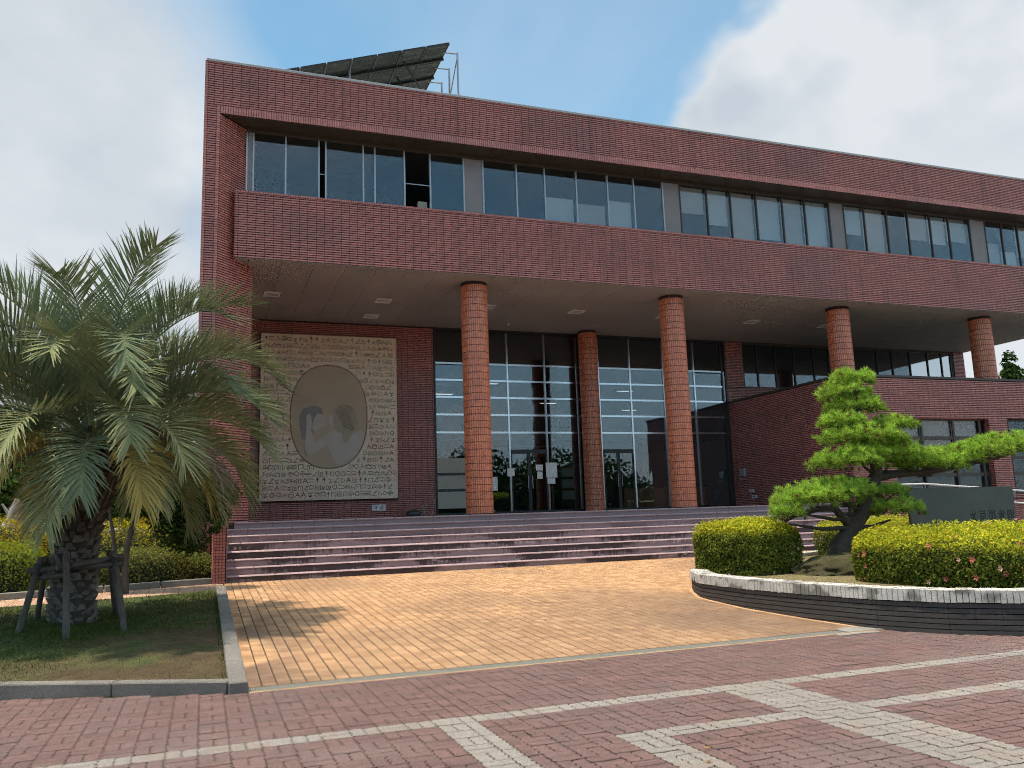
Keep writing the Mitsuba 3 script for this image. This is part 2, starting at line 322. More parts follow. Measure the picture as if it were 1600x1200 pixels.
for i in range(int(-6.5/PA), int(13/PA)):
    for j in range(int(3.4/(PA*2)), int(12/(PA*2))+1):
        x, y = i*PA, .09 + j*2*PA + (PA if i % 2 else 0)
        for q in ((((x, x+PA/2, y, y+PA), (x+PA/2, x+PA, y, y+PA)) if i in (9, 14) else ((x, x+PA, y, y+PA/2), (x, x+PA, y+PA/2, y+PA))) + ((x, x+PA/2, y+PA, y+2*PA), (x+PA/2, x+PA, y+PA, y+2*PA))):
            cx, cy = (q[0]+q[1])/2, (q[2]+q[3])/2
            if cy < 3.4 or not (-.62*cy - 1 < cx < 1.15*cy + 1.2): continue
            if (cx >= .47 and cy > 9.16) or (cx < .47 and cy > 9.20 + (cx-.47)*(-.417) - .02): continue
            if PL.buffer(-.05).contains(Point(cx, cy)): continue
            pav.append((math.hypot(cx - .5, cy), q, white_at(cx, cy)))
pav.sort(key=lambda a: a[0])
inview = lambda q: (-.48*q[2] < q[0] < 1.02*q[2]) and q[2] > 4.15
for col, nm in ((False, 'red_paver'), (True, 'white_paver')):
    rest, cnt = [], 0
    for d, q, w in pav:
        if w != col: continue
        m = paver(*q)
        if cnt < 300 and inview(q): put(nm, m, 'paver_white' if w else 'paver_red', 'pavement'); cnt += 1
        else: rest.append(m)
    if rest: stuff(put(nm + '_field', cat(rest), 'paver_white' if col else 'paver_red', 'pavement'))

# yellow terrace ------------------------------------------------------------------------
TP = .153
label(newkey('terrace'), 'terrace of square yellow tiles sloping gently up to the steps', kind='structure')
def slope(m, up=0.):
    v, f = m; v = v.copy(); v[:, 2] += gz(v[:, 1]) + up; return v, f
ys = np.linspace(9.43, 20.5, 24)
scene['terrace'] = ply_(sheet([.44, 8, 22], ys, lambda X, Y: gz(Y) - .0065), 'tile_joint')
plb = PL.buffer(-.05)
tr = []
for i in range(0, 140):
    for j in range(0, 72):
        x, y = .46 + i*TP, 9.46 + j*TP
        if x > 19: continue
        tr.append((x, y))
tr = np.array(tr); tr = tr[~contains_xy(plb, tr[:,0]+TP/2, tr[:,1]+TP/2)]
tr = tr[np.argsort(np.hypot(tr[:,0], tr[:,1]))]
jit = rng.uniform(-.0015, .0015, (len(tr), 2))
TR = np.stack([tr[:,0]+.0065+jit[:,0], tr[:,0]+TP-.0065+jit[:,0], tr[:,1]+.0055+jit[:,1], tr[:,1]+TP-.0055+jit[:,1]], 1)
def terr_tiles(R):
    return slope(bricks((0, 0, 0), (1, 0, 0), (0, 0, 1), R, h=.0035, ch=.003, W=(0, 1, 0)), -.003)
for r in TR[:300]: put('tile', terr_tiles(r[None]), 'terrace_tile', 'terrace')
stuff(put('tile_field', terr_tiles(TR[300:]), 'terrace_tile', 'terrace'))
# pale edging beside the planter and before the drain
ring = PL.buffer(.075).difference(PL.buffer(-.05)).intersection(Polygon([(0, 9.3), (22, 9.3), (22, 20), (0, 20)]))
v, f = prism(ring, 0, .004)
put('edging', slope((v, f), .0005), 'edging_tile', 'terrace')
for k in range(56):
    x = .47 + k*.1515
    put('edging_tile', cbox(x, x+.148, 9.165, 9.195, -.02, .006, .002), 'edging_tile', 'terrace')

dg = thing('drain_grate', 'long steel drain grate between the yellow terrace and the red pavers', 'drain')
put('channel', box(.46, 8.05, 9.196, 9.452, -.06, -.022), 'drain_dark', dg)
bars = [box(.47 + k*.024,   .47 + k*.024 + .015, 9.215, 9.435, -.02, .002) for k in range(316)]
bars += [box(.46, 8.05, y, y+.012, -.02, .003) for y in (9.202, 9.262, 9.318, 9.374, 9.436)]
stuff(put('bar', cat(bars), 'grate_steel', dg))
for k in range(8): put('frame', cbox(.46 + k*.955, .46 + k*.955+.012, 9.2025, 9.4475, -.015, .0045, .002), 'grate_steel', dg)
cp = thing('concrete_patch', 'cracked grey concrete patch where the drain meets the planter', 'patch')
put('slab', prism(Polygon([(8.05, 9.19), (8.6, 9.17), (8.72, 9.3), (8.62, 9.62), (8.2, 9.58), (8.06, 9.42)]).difference(PL), -.05, .012), 'concrete', cp)
put('fragment', prism(Polygon([(7.75, 9.02), (8.1, 9.05), (8.4, 9.0), (8.45, 9.13), (8.1, 9.16), (7.8, 9.14)]), -.01, .007), 'concrete', cp)

# path, lawn, kerbs ----------------------------------------------------------------------
label(newkey('path'), 'narrow tiled path running left behind the palm lawn', kind='structure')
pe = lambda x, off: 18.75 + off + .235*(min(x, .36) - .36)
pts = [(x, pe(x, 0)) for x in (.44, -3, -7, -13)] + [(x, pe(x, 1.75)) for x in (-13, -7, -3, .44)]
PATH = Polygon(pts)
v, f = prism(PATH, 0, .004); scene['path'] = ply_(slope((v, f), -.012), 'tile_joint')
R = []
for i in range(-38, 2):
    for j in range(0, 6):
        x = .44 + i*.3; y = pe(x+.15, 0) + j*.292
        R.append([x+.004, x+.296, y+.004, y+.288])
R = np.array(R); R = R[R[:,1] < .5]
for r in R[np.argsort(np.hypot(R[:,0], R[:,2]))][:240]: put('tile', slope(bricks((0, 0, 0), (1, 0, 0), (0, 0, 1), r[None], .004, .003, (0, 1, 0)), -.005), 'path_tile', 'path')

label(newkey('lawn'), 'patchy grass and bare brown earth around the palm', kind='structure')
nrm = np.array([.385, .923])
def lawn_z(X, Y): return gz(Y) + .035 + .05*meshkit.fbm(np.stack([X*.5, Y*.5, X*0], -1), 3) - .02 + .08*np.exp(-((X+1.86)**2 + (Y-14.6)**2)/1.2)
xs, ys_ = np.linspace(-9, .29, 60), np.linspace(0, 1, 60)
X, S = np.meshgrid(xs, ys_); Y0 = 9.24 + (X-.47)*(-.417) + .10; Y1 = 18.73 + .235*(X-.36)
Y = Y0 + (Y1 - Y0)*S; V = np.stack([X, Y, lawn_z(X, Y)], -1).reshape(-1, 3)
a = (np.arange(59)[:, None]*60 + np.arange(59)[None]).ravel(); F = np.vstack([np.c_[a, a+1, a+61], np.c_[a, a+61, a+60]])
scene['lawn'] = ply_((V, F), 'lawn_soil', smooth=True)
gp = rng.uniform([-8, 9.3], [.27, 18.6], (90000, 2)); gp = gp[(gp[:,1] > 9.36 + (gp[:,0]-.47)*(-.417)) & (gp[:,1] < 18.65 + .235*(gp[:,0]-.36))]
dens = meshkit.fbm(np.c_[gp*.8, gp[:,0]*0], 3, 4); bare = np.clip((gp[:,0] - .22*(gp[:,1]-11.5) + 2.0)/2.0, 0, 1)*np.clip((16.0-gp[:,1])/2.5, 0, 1)
near_t = np.exp(-((gp[:,0]+1.7)**2 + (gp[:,1]-14.0)**2)/.8)
gp = gp[rng.random(len(gp)) < np.clip(.75 - .9*bare - 1.5*(dens-.4) + near_t, .02, 1)]
n = len(gp); h = rng.uniform(.015, .06, n)*(.6 + .9*meshkit.noise(np.c_[gp*2.3, gp[:,0]*0]))*(1 + 1.3*np.exp(-((gp[:,0]+1.7)**2 + (gp[:,1]-14.0)**2)/.8)); th = rng.uniform(0, 6.28, n); ln = rng.uniform(-.035, .035, (n, 2))
b = np.c_[gp, lawn_z(gp[:,0], gp[:,1])]
wx = rng.uniform(-6, .25, 500); wx = wx[meshkit.noise(np.c_[wx*2.2, wx*0, wx*0]) > .52]; m_ = len(wx)                 # weeds along the foot of the kerb
ky = rng.uniform(9.4, 18, 260)
b = np.vstack([b, np.c_[wx, 9.20 + (wx-.47)*(-.417) - rng.uniform(.035, .075, m_), np.zeros(m_)], np.c_[.262 - rng.uniform(0, .05, 260), ky, gz(ky) + .04]])
n = len(b); h = np.r_[h, rng.uniform(.01, .035, m_), rng.uniform(.04, .12, 260)]; th = rng.uniform(0, 6.28, n); ln = rng.uniform(-.035, .035, (n, 2)); w = np.c_[np.cos(th), np.sin(th), th*0]*.004
V = np.stack([b-w, b+w, b + np.c_[ln, h]], 1).reshape(-1, 3)
gc = rng.uniform(0, 1, (n, 1)); gc = np.array([.04, .075, .015])*(1-gc) + np.array([.13, .15, .04])*gc
k = put('grass', (V, np.arange(3*n).reshape(-1, 3)), 'grass', color=np.repeat(gc, 3, 0)); label(k, 'short thin grass growing round the palm and along the path', 'grass', kind='stuff')

kb = thing('lawn_kerb', 'speckled grey granite kerb bordering the palm lawn', 'kerb')
y = 9.19
while y < 18.7:
    y2 = min(y + 1.2, 18.75); v, f = cbox(.272, .455, y+.004, y2-.004, -.06, .115, .012); put('kerb_stone', slope((v, f)), 'granite_kerb', kb); y = y2
dx = np.array([-.923, .385]); ang = math.atan2(dx[1], dx[0])
for k in range(10):
    m = cbox(k*1.2+.004, k*1.2+1.196, -.15, .0, -.06, .115, .012)
    v, f = xf(m, rotz(ang), (.262, 9.28, 0)); put('kerb_stone', slope((v, f)), 'granite_kerb', kb)
bk = thing('path_kerb', 'low pale concrete kerb along the far side of the path', 'kerb')
for k in range(12):
    x0 = .24 - k*1.1; m = cbox(-1.095, 0, 0, .13, -.05, .13, .01)
    put('kerb_stone', slope(xf(m, rotz(.231), (x0, pe(x0, 1.76), 0))), 'concrete', bk)

r0 = np.random.default_rng(12); lp = np.c_[r0.uniform(-1, 9, 70), r0.uniform(4.3, 18, 70)]
lp = lp[~contains_xy(PL.buffer(.1), lp[:,0], lp[:,1]) & ((lp[:,0] > .6) | (lp[:,1] < 9))]
a = r0.uniform(0, 6.28, len(lp)); sz = r0.uniform(.012, .032, (len(lp), 1)); e1 = np.c_[np.cos(a), np.sin(a), r0.uniform(-.2, .4, len(lp))]*sz; e2 = np.c_[-np.sin(a), np.cos(a), r0.uniform(0, .4, len(lp))]*sz*.5
c = np.c_[lp, gz(lp[:,1]) + .009]; V = np.stack([c-e1, c-e2, c+e1, c+e2], 1).reshape(-1, 3); kk = 4*np.arange(len(lp))[:, None]
k = put('fallen_leaves', (V, np.vstack([kk+[0, 1, 2], kk+[0, 2, 3]])), 'leaf', color=np.repeat(np.array([.30, .19, .08])*r0.uniform(.5, 1.6, (len(lp), 1)), 4, 0)); label(k, 'a few tiny dry leaves scattered over the paving', 'leaves', kind='stuff')

# ------------------------------------------------------------------ stairs
ZL = 1.79
tops = [.56, .733, .905, 1.075, 1.27, 1.45, 1.62, ZL]; yf = [20.45, 20.80, 21.15, 21.50, 22.35, 22.68, 23.01, 23.34]
st = thing('entrance_stairs', 'broad flight of pink granite steps with dark weathered risers', 'stairs')
SX0, SX1 = .50, 20.6
zb = .30
for k in range(8):
    x = SX0 + .02*k - (1.1*((k*.43) % 1)); yb = yf[k+1]+.06 if k < 7 else 24.6
    while x < SX1:
        a, bx_ = max(x, SX0 + (.25 if k == 7 else 0)), min(x+1.1, SX1)
        if bx_ - a > .05:
            put('step_slab', cbox(a+.003, bx_-.003, yf[k]-.025, yb, tops[k]-.048, tops[k], .020), 'stair_stone', st)
            put('riser_slab', box(a+.003, bx_-.003, yf[k]+.004, yf[k]+.05, (tops[k-1] if k else zb), tops[k]-.046), 'stair_stone', st)
        x += 1.1
put('core', cat([box(SX0, SX1, yf[k]+.03, 30.3, zb-.3, tops[k]-.05) for k in range(8)]), 'mortar', st)
R = grid(SX0, 21.1, 24.6, 30.2, .4, .4, .006)
V, F = bricks((0, 0, ZL-.012), (1, 0, 0), (0, 0, 1), R, .012, .003, (0, 1, 0)); stuff(put('landing_tile', (V, F), 'stair_stone', st))

cw = thing('stair_cheek_wall', 'low red brick wall closing the left end of the steps', 'wall')
put('core', box(.215, .50, 20.36, 22.94, .2, 1.70), 'mortar', cw)
R = np.vstack([grid(.215, .50, .2, 1.70, .068, BW, .008), ]); 
for r in R: 
    if r[2] > .38: put('brick', bricks((0, 20.36, 0), (1, 0, 0), (0, -1, 0), r[None]), 'brick', cw)
stuff(put('brickwork', cat([bricks((0, 0, 1.70), (1, 0, 0), (0, 0, 1), grid(.215, .50, 20.36, 22.9, .285, BW), W=(0, 1, 0)), bricks((.50, 0, 0), (0, 1, 0), (1, 0, 0), grid(20.36, 22.95, .4, 1.70)), bricks((.215, 0, 0), (0, 1, 0), (-1, 0, 0), grid(20.36, 22.95, .4, 1.70))]), 'brick', cw))

# ------------------------------------------------------------------ the library building
B = thing('library_building', 'long three storey red brick public building on round columns', 'building')
YF, YS, YW, YB, XR = 22.96, 23.15, 23.70, 30.17, 35.1
ZS, ZT, ZFB, ZFT = 8.97, 10.92, 13.02, 14.55
nb = {'n': 0}
def walls(parent, O, U, N, R, near=0, W=(0, 0, 1), mat='brick', h=.013):
    """first 'near' rects are bricks of their own, the rest one part"""
    R = np.asarray(R)
    for r in R[:near]: put('brick', bricks(O, U, N, r[None], h, W=W), mat, parent)
    if len(R) > near: stuff(put('brickwork', bricks(O, U, N, R[near:], h, W=W), mat, parent))
# fascia with soldier course
fa = put('fascia', cat([box(-.25, XR, YF, YF+.35, ZFB+.001, ZFT), box(-.25, .175, YF, YF+.35, .2, ZFB)]), 'mortar', B)
R = grid(-.165, XR, ZFB+.24, ZFT, aw=ZFB+.24)
c = np.c_[(R[:,0]+R[:,1])/2, (R[:,2]+R[:,3])/2]; R = R[np.argsort(c[:,0])]
walls(fa, (0, YF, 0), (1, 0, 0), (0, -1, 0), R, 130)
sold = grid(.175, XR, ZFB, ZFB+.235, .068, .235, .009, .175, ZFB)
stuff(put('soldier_course', bricks((0, YF, 0), (1, 0, 0), (0, -1, 0), sold, .013), 'brick', fa))
pier = np.vstack([grid(-.165, .07, .3, ZFB+.24, BU, BW, J, -.165, ZFB+.24), grid(-.25, -.165, .3, ZFT, .085, BW, .007, -.25, ZFB+.24), grid(.07, .175, .3, ZFB+.24, .105, BW, .009, .07, ZFB+.24)])
stuff(put('pier_brickwork', bricks((0, YF, 0), (1, 0, 0), (0, -1, 0), pier), 'brick', fa))
put('coping', cbox(-.22, XR+.05, YF-.045, YF+.40, ZFT-.02, ZFT+.055, .01), 'coping_metal', B)
put('lintel_soffit', box(.18, XR, YF+.02, YW+.25, ZFB-.012, ZFB), 'bronze_metal', B)
# side wall and body
put('side_wall', cat([box(-.25, -.05, YF+.35, 45, .2, ZFT), box(XR-.2, XR, YW+.3, 45, ZS+.05, ZFT), box(-.05, XR-.2, 44.8, 45, .2, ZFT)]), 'brick', B)
put('roof', box(-.05, XR-.2, YF+.35, 44.8, 14.05, 14.2), 'concrete', B)
# splay at the left of the recess
sa, sb_ = np.array([.175, YF]), np.array([1.12, 23.93]); sl = np.linalg.norm(sb_-sa); su = (sb_-sa)/sl; sn = np.array([su[1], -su[0]])
sp = prism(Polygon([sa, sb_, (1.12, 24.3), (.05, 24.3), (.05, YF+.3), (.175, YF+.3)]), .2, ZFB)
spk = put('splay_wall', sp, 'mortar', B)
walls(spk, (*sa, 0), (*su, 0), (*sn, 0), grid(0, sl, 1.3, ZFB, BU, BW, J, 0, ZFB+.24-BW*40), 0)
rv = put('recess_side_wall', box(.95, 1.12, 24.3, YB+.1, .3, ZS), 'mortar', B)
walls(rv, (1.12, 0, 0), (0, 1, 0), (1, 0, 0), grid(23.95, YB, ZL, ZS), 0)
# spandrel
spd = put('spandrel', box(.615, XR, YS, YS+.42, ZS, ZT), 'mortar', B)
R = grid(.615, XR, ZS, ZT-.07, BU, BW, J, .615+.085, ZS); R = R[np.argsort((R[:,0]+R[:,1])/2)]
walls(spd, (0, YS, 0), (1, 0, 0), (0, -1, 0), R, 130)
stuff(put('sill_course', bricks((0, YS, 0), (1, 0, 0), (0, -1, 0), grid(.615, XR, ZT-.07, ZT, .068, .07, .009), .011), 'brick', spd))
put('return_brickwork', bricks((.615, 0, 0), (0, 1, 0), (-1, 0, 0), grid(YS, YS+.42, ZS, ZT, .068)), 'brick', spd)
put('sill', cbox(.62, XR, YS+.05, YW+.05, ZT-.01, ZT+.02, .006), 'bronze_metal', B)
# upper ribbon window
rw = thing  # alias not used for parts
UV = [.92, 1.10, 2.00, 2.95, 3.15, 4.26, 4.61, 5.52, 6.33, 7.41, 8.05, 9.18, 10.16, 11.29, 12.44, 13.43, 14.55, 15.23, 16.32, 17.3, 18.39, 19.53, 20.53, 21.64, 22.32, 23.29, 24.38, 25.42, 26.56, 27.52, 28.64, 29.47, 30.38, 31.28, 32.2, 33.1, 34.0, 34.9]
cover = {9: 1, 16: 1, 23: 1, 30: 1, 0: 1}; open_ = {3, 7}
rbw = put('ribbon_window', cat([box(.9, XR-.2, YW-.03, YW+.06, ZT+.0205, ZT+.075), box(.9, XR-.2, YW-.03, YW+.06, 12.90, ZFB-.013)]), 'bronze_metal', B)
label(rbw, 'long ribbon of dark glazed windows below the fascia')
for i, x in enumerate(UV): put('mullion', box(x-.022, x+.022, YW-.045, YW+.05, ZT+.076, 12.899), 'bronze_metal' if x > 15 else 'aluminium', rbw)
for i in range(len(UV)-1):
    a, b2 = UV[i]+.023, UV[i+1]-.023
    if i in cover: put('column_cover', cbox(a, b2, YW-.02, YW+.1, ZT+.076, 12.899, .004), 'grey_panel', rbw)
    elif i not in open_:
        put('pane', (np.array([[a, YW, ZT+.076], [b2, YW, ZT+.076], [b2, YW+rng.uniform(-.010, .010), 12.899], [a, YW+rng.uniform(-.006, .006), 12.899]]), np.array([[0, 1, 2], [0, 2, 3]])), 'glass_blue', rbw)
    else:
        put('guard_rail', box(a, b2, YW+.01, YW+.03, 11.86, 11.885), 'aluminium', rbw)
# blinds behind the ribbon: (bay, bottom fraction, top fraction)
for i, lo, hi in ((12, 0, .52), (13, 0, .46), (14, 0, .58), (17, .5, 1), (18, .32, 1), (19, .05, 1), (20, .14, 1), (21, 0, 1), (22, .0, 1), (24, .42, 1), (25, .0, 1), (27, .45, 1), (28, .4, 1), (29, .5, 1), (31, 0, .55), (32, 0, .4), (33, .3, 1), (34, .3, 1)):
    a, b2 = UV[i]+.05, UV[i+1]-.05; z0, z1 = 11.0+1.9*lo, 11.0+1.9*hi
    put('blind', box(a, b2, YW+.16, YW+.165, z0, z1), 'blind' if i % 2 else 'blind_grey', rbw)
# upper room
put('upper_room', cat([box(.9, XR-.2, 29.9, 30.0, ZS+.1, 13.9), box(.3, XR-.2, YS+.42, 44.8, ZS+.03, ZS+.12), box(.85, .95, YW+.3, 30, ZS+.1, 13.9), box(11.3, 11.4, YW+1.2, 30, ZS+.1, 13.9)]), 'interior_wall', B)
put('upper_ceiling', box(.3, XR-.2, YW+.26, 44.8, 13.5, 13.6), 'interior_ceiling', B)
put('upper_furniture', cat([box(2.0+i*2.9, 2.0+i*2.9+2.1, 25.4+.6*(i % 3), 25.8+.6*(i % 3), 9.1, 10.5+.35*(i % 2)) for i in range(11)] + [box(5.9, 6.3, YW+.2, YW+.5, ZT, ZT+.28), box(6.0, 6.28, YW+.22, YW+.4, ZT+.28, ZT+.5)]), 'beige_board', B)
# soffit over the entrance
sf = put('soffit', box(.615, XR, YS+.015, YB+.1, ZS+.004, ZS+.03), 'mortar', B)
SR = grid(1.0, XR, YS+.10, YB, .90, 1.80, .012, 1.0, YS+.10)
for r in SR: put('soffit_panel', (lambda m: (m[0], m[1]))(box(r[0], r[1], r[2], r[3], ZS-.012, ZS+.003)), 'soffit_mat', sf)
put('soffit_edge', box(.63, XR, YS+.012, YS+.095, ZS-.012, ZS+.003), 'soffit_mat', sf)
put('soffit_trim', prism(Polygon([(.63, YS+.1), (.99, YS+.1), (.99, YB), (.63, YB)]), ZS-.012, ZS+.003), 'soffit_mat', sf)
# back wall left of the glazing
bw = put('back_wall', box(1.1, 8.05, YB, YB+.25, ZL-.3, ZS), 'mortar', B)
walls(bw, (0, YB, 0), (1, 0, 0), (0, -1, 0), grid(1.12, 8.05, ZL, ZS-.05, holes=[(1.85, 6.45, 2.65, 8.3)]), 0)
# columns
def column(x, y, r, z0, z1, near=0):
    k = put('column', tube([(x, y, z0), (x, y, z1)], r-.009, 40, False), 'mortar', B, smooth=True)
    n = 38; hh = .2135; rows = int(math.ceil((z1-.10-z0)/hh)); P = []; base = z1 - .10
    for i in range(rows):
        za, zb2 = max(base-(i+1)*hh, z0)+.007, base-i*hh-.007
        if zb2-za < .03: continue
        rr = r - (.012 if i == rows-1 else 0)
        for j in range(n):
            a0, a1 = (j+.075)*2*np.pi/n, (j+.925)*2*np.pi/n; am = (a0+a1)/2
            P.append((abs(math.atan2(math.sin(am + math.atan2(x, y) + math.pi/2), math.cos(am + math.atan2(x, y) + math.pi/2))) + .03*i*0, i, a0, a1, za, zb2, rr))
    P.sort(key=lambda p: (p[0] > 1.25, -p[1], p[0]))
    def tl(p):
        _, _, a0, a1, za, zb2, rr = p
        V = []
        for rad, e, ez in ((rr-.012, 0, 0), (rr, .004, .003)):
            for a, z in ((a0+e, za+ez), (a1-e, za+ez), (a1-e, zb2-ez), (a0+e, zb2-ez)):
                V.append([x+rad*math.cos(a), y+rad*math.sin(a), z])
        return np.array(V), np.array([[4,5,6],[4,6,7],[0,1,5],[0,5,4],[1,2,6],[1,6,5],[2,3,7],[2,7,6],[3,0,4],[3,4,7]])
    for p in P[:near]: put('column_tile', tl(p), 'column_glaze', k)
    stuff(put('tilework', cat([tl(p) for p in P[near:]]), 'column_glaze', k))
    return k
for cx, z0, near in ((7.80, ZL, 150), (14.90, ZL, 150), (22.0, 6.2, 0), (29.1, 6.2, 0)): column(cx, 24.16, .415, z0, ZS-.013, near)
column(14.30, 29.66, .375, ZL, ZS-.013)
# entrance glazing
eg = put('entrance_glazing', box(8.05, 21.1, YB-.03, YB+.07, ZS-.12, ZS-.013), 'dark_metal', B)
put('sill', box(8.05, 21.1, YB-.03, YB+.07, ZL, ZL+.12), 'dark_metal', eg)
label(eg, 'tall glass entrance front with thin horizontal bars')
GV = [8.08, 9.55, 11.01, 12.59, 13.99, 14.95, 16.40, 17.97, 19.47, 20.88, 21.07]
GH = [7.58, 6.93, 6.27, 5.60, 4.92]
for x in GV: put('mullion', box(x-.03, x+.03, YB-.045, YB+.08, ZL+.121, ZS-.121), 'bar_metal' if 10 < x < 20 else 'dark_metal', eg)
zz = [ZL+.12] + GH[::-1] + [ZS-.12]
for i in range(len(GV)-2):
    a, b2 = GV[i]+.031, GV[i+1]-.031
    for z in GH: put('transom', box(a, b2, YB-.035, YB+.05, z-.034, z+.034), 'bar_metal', eg)
    for j in range(len(zz)-1):
        z0, z1 = zz[j]+(.035 if j else .001), zz[j+1]-.035
        if j == 0 and i in (2, 5): continue
        e = rng.uniform(-.0035, .0035, 2)
        put('pane', (np.array([[a, YB+e[0], z0], [b2, YB-e[0], z0], [b2, YB+e[1], z1], [a, YB-e[1], z1]]), np.array([[0, 1, 2], [0, 2, 3]])), 'glass', eg)
put('pane', (np.array([[20.91, YB, ZL+.12], [21.04, YB, ZL+.12], [21.04, YB, ZS-.12], [20.91, YB, ZS-.12]]), np.array([[0, 1, 2], [0, 2, 3]])), 'glass', eg)
for i, name in ((2, 'left'), (5, 'right')):
    a, b2 = GV[i]+.031, GV[i+1]-.031; mid = (a+b2)/2
    put('transom', box(a, b2, YB-.04, YB+.05, 4.2, 4.26), 'dark_metal', eg)
    put('pane', (np.array([[a, YB, 4.26], [b2, YB, 4.26], [b2, YB, 4.885], [a, YB, 4.885]]), np.array([[0, 1, 2], [0, 2, 3]])), 'glass', eg)
    for s, (p0, p1) in enumerate(((a, mid-.004), (mid+.004, b2))):
        d = put('door', cat([box(p0, p0+.06, YB-.035, YB+.035, ZL+.01, 4.199), box(p1-.06, p1, YB-.035, YB+.035, ZL+.01, 4.199), box(p0+.06, p1-.06, YB-.035, YB+.035, ZL+.01, ZL+.12), box(p0+.06, p1-.06, YB-.035, YB+.035, 4.1, 4.199)]), 'dark_metal', eg)
        put('pane', (np.array([[p0+.06, YB, ZL+.12], [p1-.06, YB, ZL+.12], [p1-.06, YB, 4.1], [p0+.06, YB, 4.1]]), np.array([[0, 1, 2], [0, 2, 3]])), 'glass', d)
        hx = mid - .09 if s == 0 else mid + .09
        put('handle', tube([(hx, YB-.09, 2.75), (hx, YB-.09, 3.25)], .016, 8), 'aluminium', d, smooth=40)
# entrance hall interior
put('hall', cat([box(1.2, 34.9, 43.8, 44, .3, ZS), box(1.2, 34.9, YB+.3, 44, ZL-.25, ZL-.02), box(8.0, 8.05, YB+.26, 44, ZL, ZS)]), 'interior_dark', B)
put('hall_ceiling', box(1.2, 34.9, YB+.1, 44, ZS-.02, ZS-.005), 'interior_ceiling', B)
put('gallery', cat([box(8.1, 24, 35.5, 43.7, 5.15, 5.5), box(8.1, 24, 35.5, 35.6, 5.5, 6.4)]), 'interior_wall', B)
vest = put('vestibule', cat([box(10.2, 13.2, YB+.12, 33.4, 4.35, 4.43), box(13.15, 13.2, YB+.12, 33.4, ZL, 4.35)]), 'dark_metal', B)
# second floor over the wing
sw = put('wing_back_wall', cat([box(21.1, 35.0, YB, YB+.25, 5.9, 6.92), box(21.1, 22.02, YB, YB+.25, 6.92, ZS), box(27.35, 28.2, YB, YB+.25, 6.92, ZS), box(34.3, 35.0, YB, YB+.25, 6.92, ZS)]), 'mortar', B)
walls(sw, (0, YB, 0), (1, 0, 0), (0, -1, 0), np.vstack([grid(21.1, 35.0, 6.2, 6.92), grid(21.1, 22.02, 6.92, ZS-.02), grid(27.35, 28.2, 6.92, ZS-.02), grid(34.3, 35.0, 6.92, ZS-.02)]), 0)
for x0, x1, xs_ in ((22.02, 27.35, [22.81, 23.78, 24.8, 25.88, 26.75]), (28.2, 34.3, [29.57, 30.49, 31.57, 32.68, 33.57, 34.16])):
    w = put('wing_upper_window', cat([box(x0, x1, YB+.03, YB+.1, 6.92, 6.98), box(x0, x1, YB+.03, YB+.1, 8.86, ZS-.013)]), 'bronze_metal', B)
    e = [x0+.03] + xs_ + [x1-.03]
    for x in e: put('mullion', box(x-.03, x+.03, YB+.02, YB+.11, 6.981, 8.859), 'dark_metal', w)
    for a, b2 in zip(e[:-1], e[1:]): put('pane', (np.array([[a+.03, YB+.07, 6.98], [b2-.03, YB+.07, 6.98], [b2-.03, YB+.07, 8.86], [a+.03, YB+.07, 8.86]]), np.array([[0, 1, 2], [0, 2, 3]])), 'glass', w)
put('wing_upper_room', box(21.2, 34.9, 33.5, 33.6, 6, ZS), 'interior_wall', B)
# right wing
XW, YWG = 21.1, 23.16
wing = put('wing', cat([box(XW, 36.5, YWG, YWG+.3, 4.76, 6.22), box(XW, 23.0, YWG, YWG+.3, .2, 4.76), box(27.84, 28.73, YWG, YWG+.3, .2, 4.76), box(23.0, 27.84, YWG, YWG+.3, .2, 1.9), box(28.73, 36.5, YWG, YWG+.3, .2, 1.9), box(XW, XW+.3, YWG+.3, YB, .2, 6.22), box(36.2, 36.5, YWG+.3, YB, .2, 6.22)]), 'mortar', B)
holes = [(23.0, 27.84, 1.9, 4.76), (28.73, 36.5, 1.9, 4.76)]
walls(wing, (0, YWG, 0), (1, 0, 0), (0, -1, 0), grid(XW, 36.5, .6, 6.2, holes=holes), 0)
R = grid(YWG, YB, ZL, 6.2); stuff(put('side_brickwork', bricks((XW, 0, 0), (0, 1, 0), (-1, 0, 0), R), 'brick', wing))
put('jamb_brickwork', cat([bricks((27.84, 0, 0), (0, 1, 0), (-1, 0, 0), grid(YWG, YWG+.3, 1.9, 4.76)), bricks((28.73, 0, 0), (0, 1, 0), (1, 0, 0), grid(YWG, YWG+.3, 1.9, 4.76)), bricks((0, 0, 4.76), (1, 0, 0), (0, 0, -1), grid(23.0, 27.84, YWG, YWG+.3, BU, .15), W=(0, 1, 0))]), 'brick', wing)
put('wing_coping', cat([cbox(XW-.06, 36.55, YWG-.06, YWG+.36, 6.205, 6.29, .01), cbox(XW-.06, XW+.36, YWG+.362, YB, 6.205, 6.288, .01)]), 'bronze_metal', B)
put('wing_roof', box(XW+.3, 36.2, YWG+.3, YB, 6.0, 6.1), 'concrete', B)
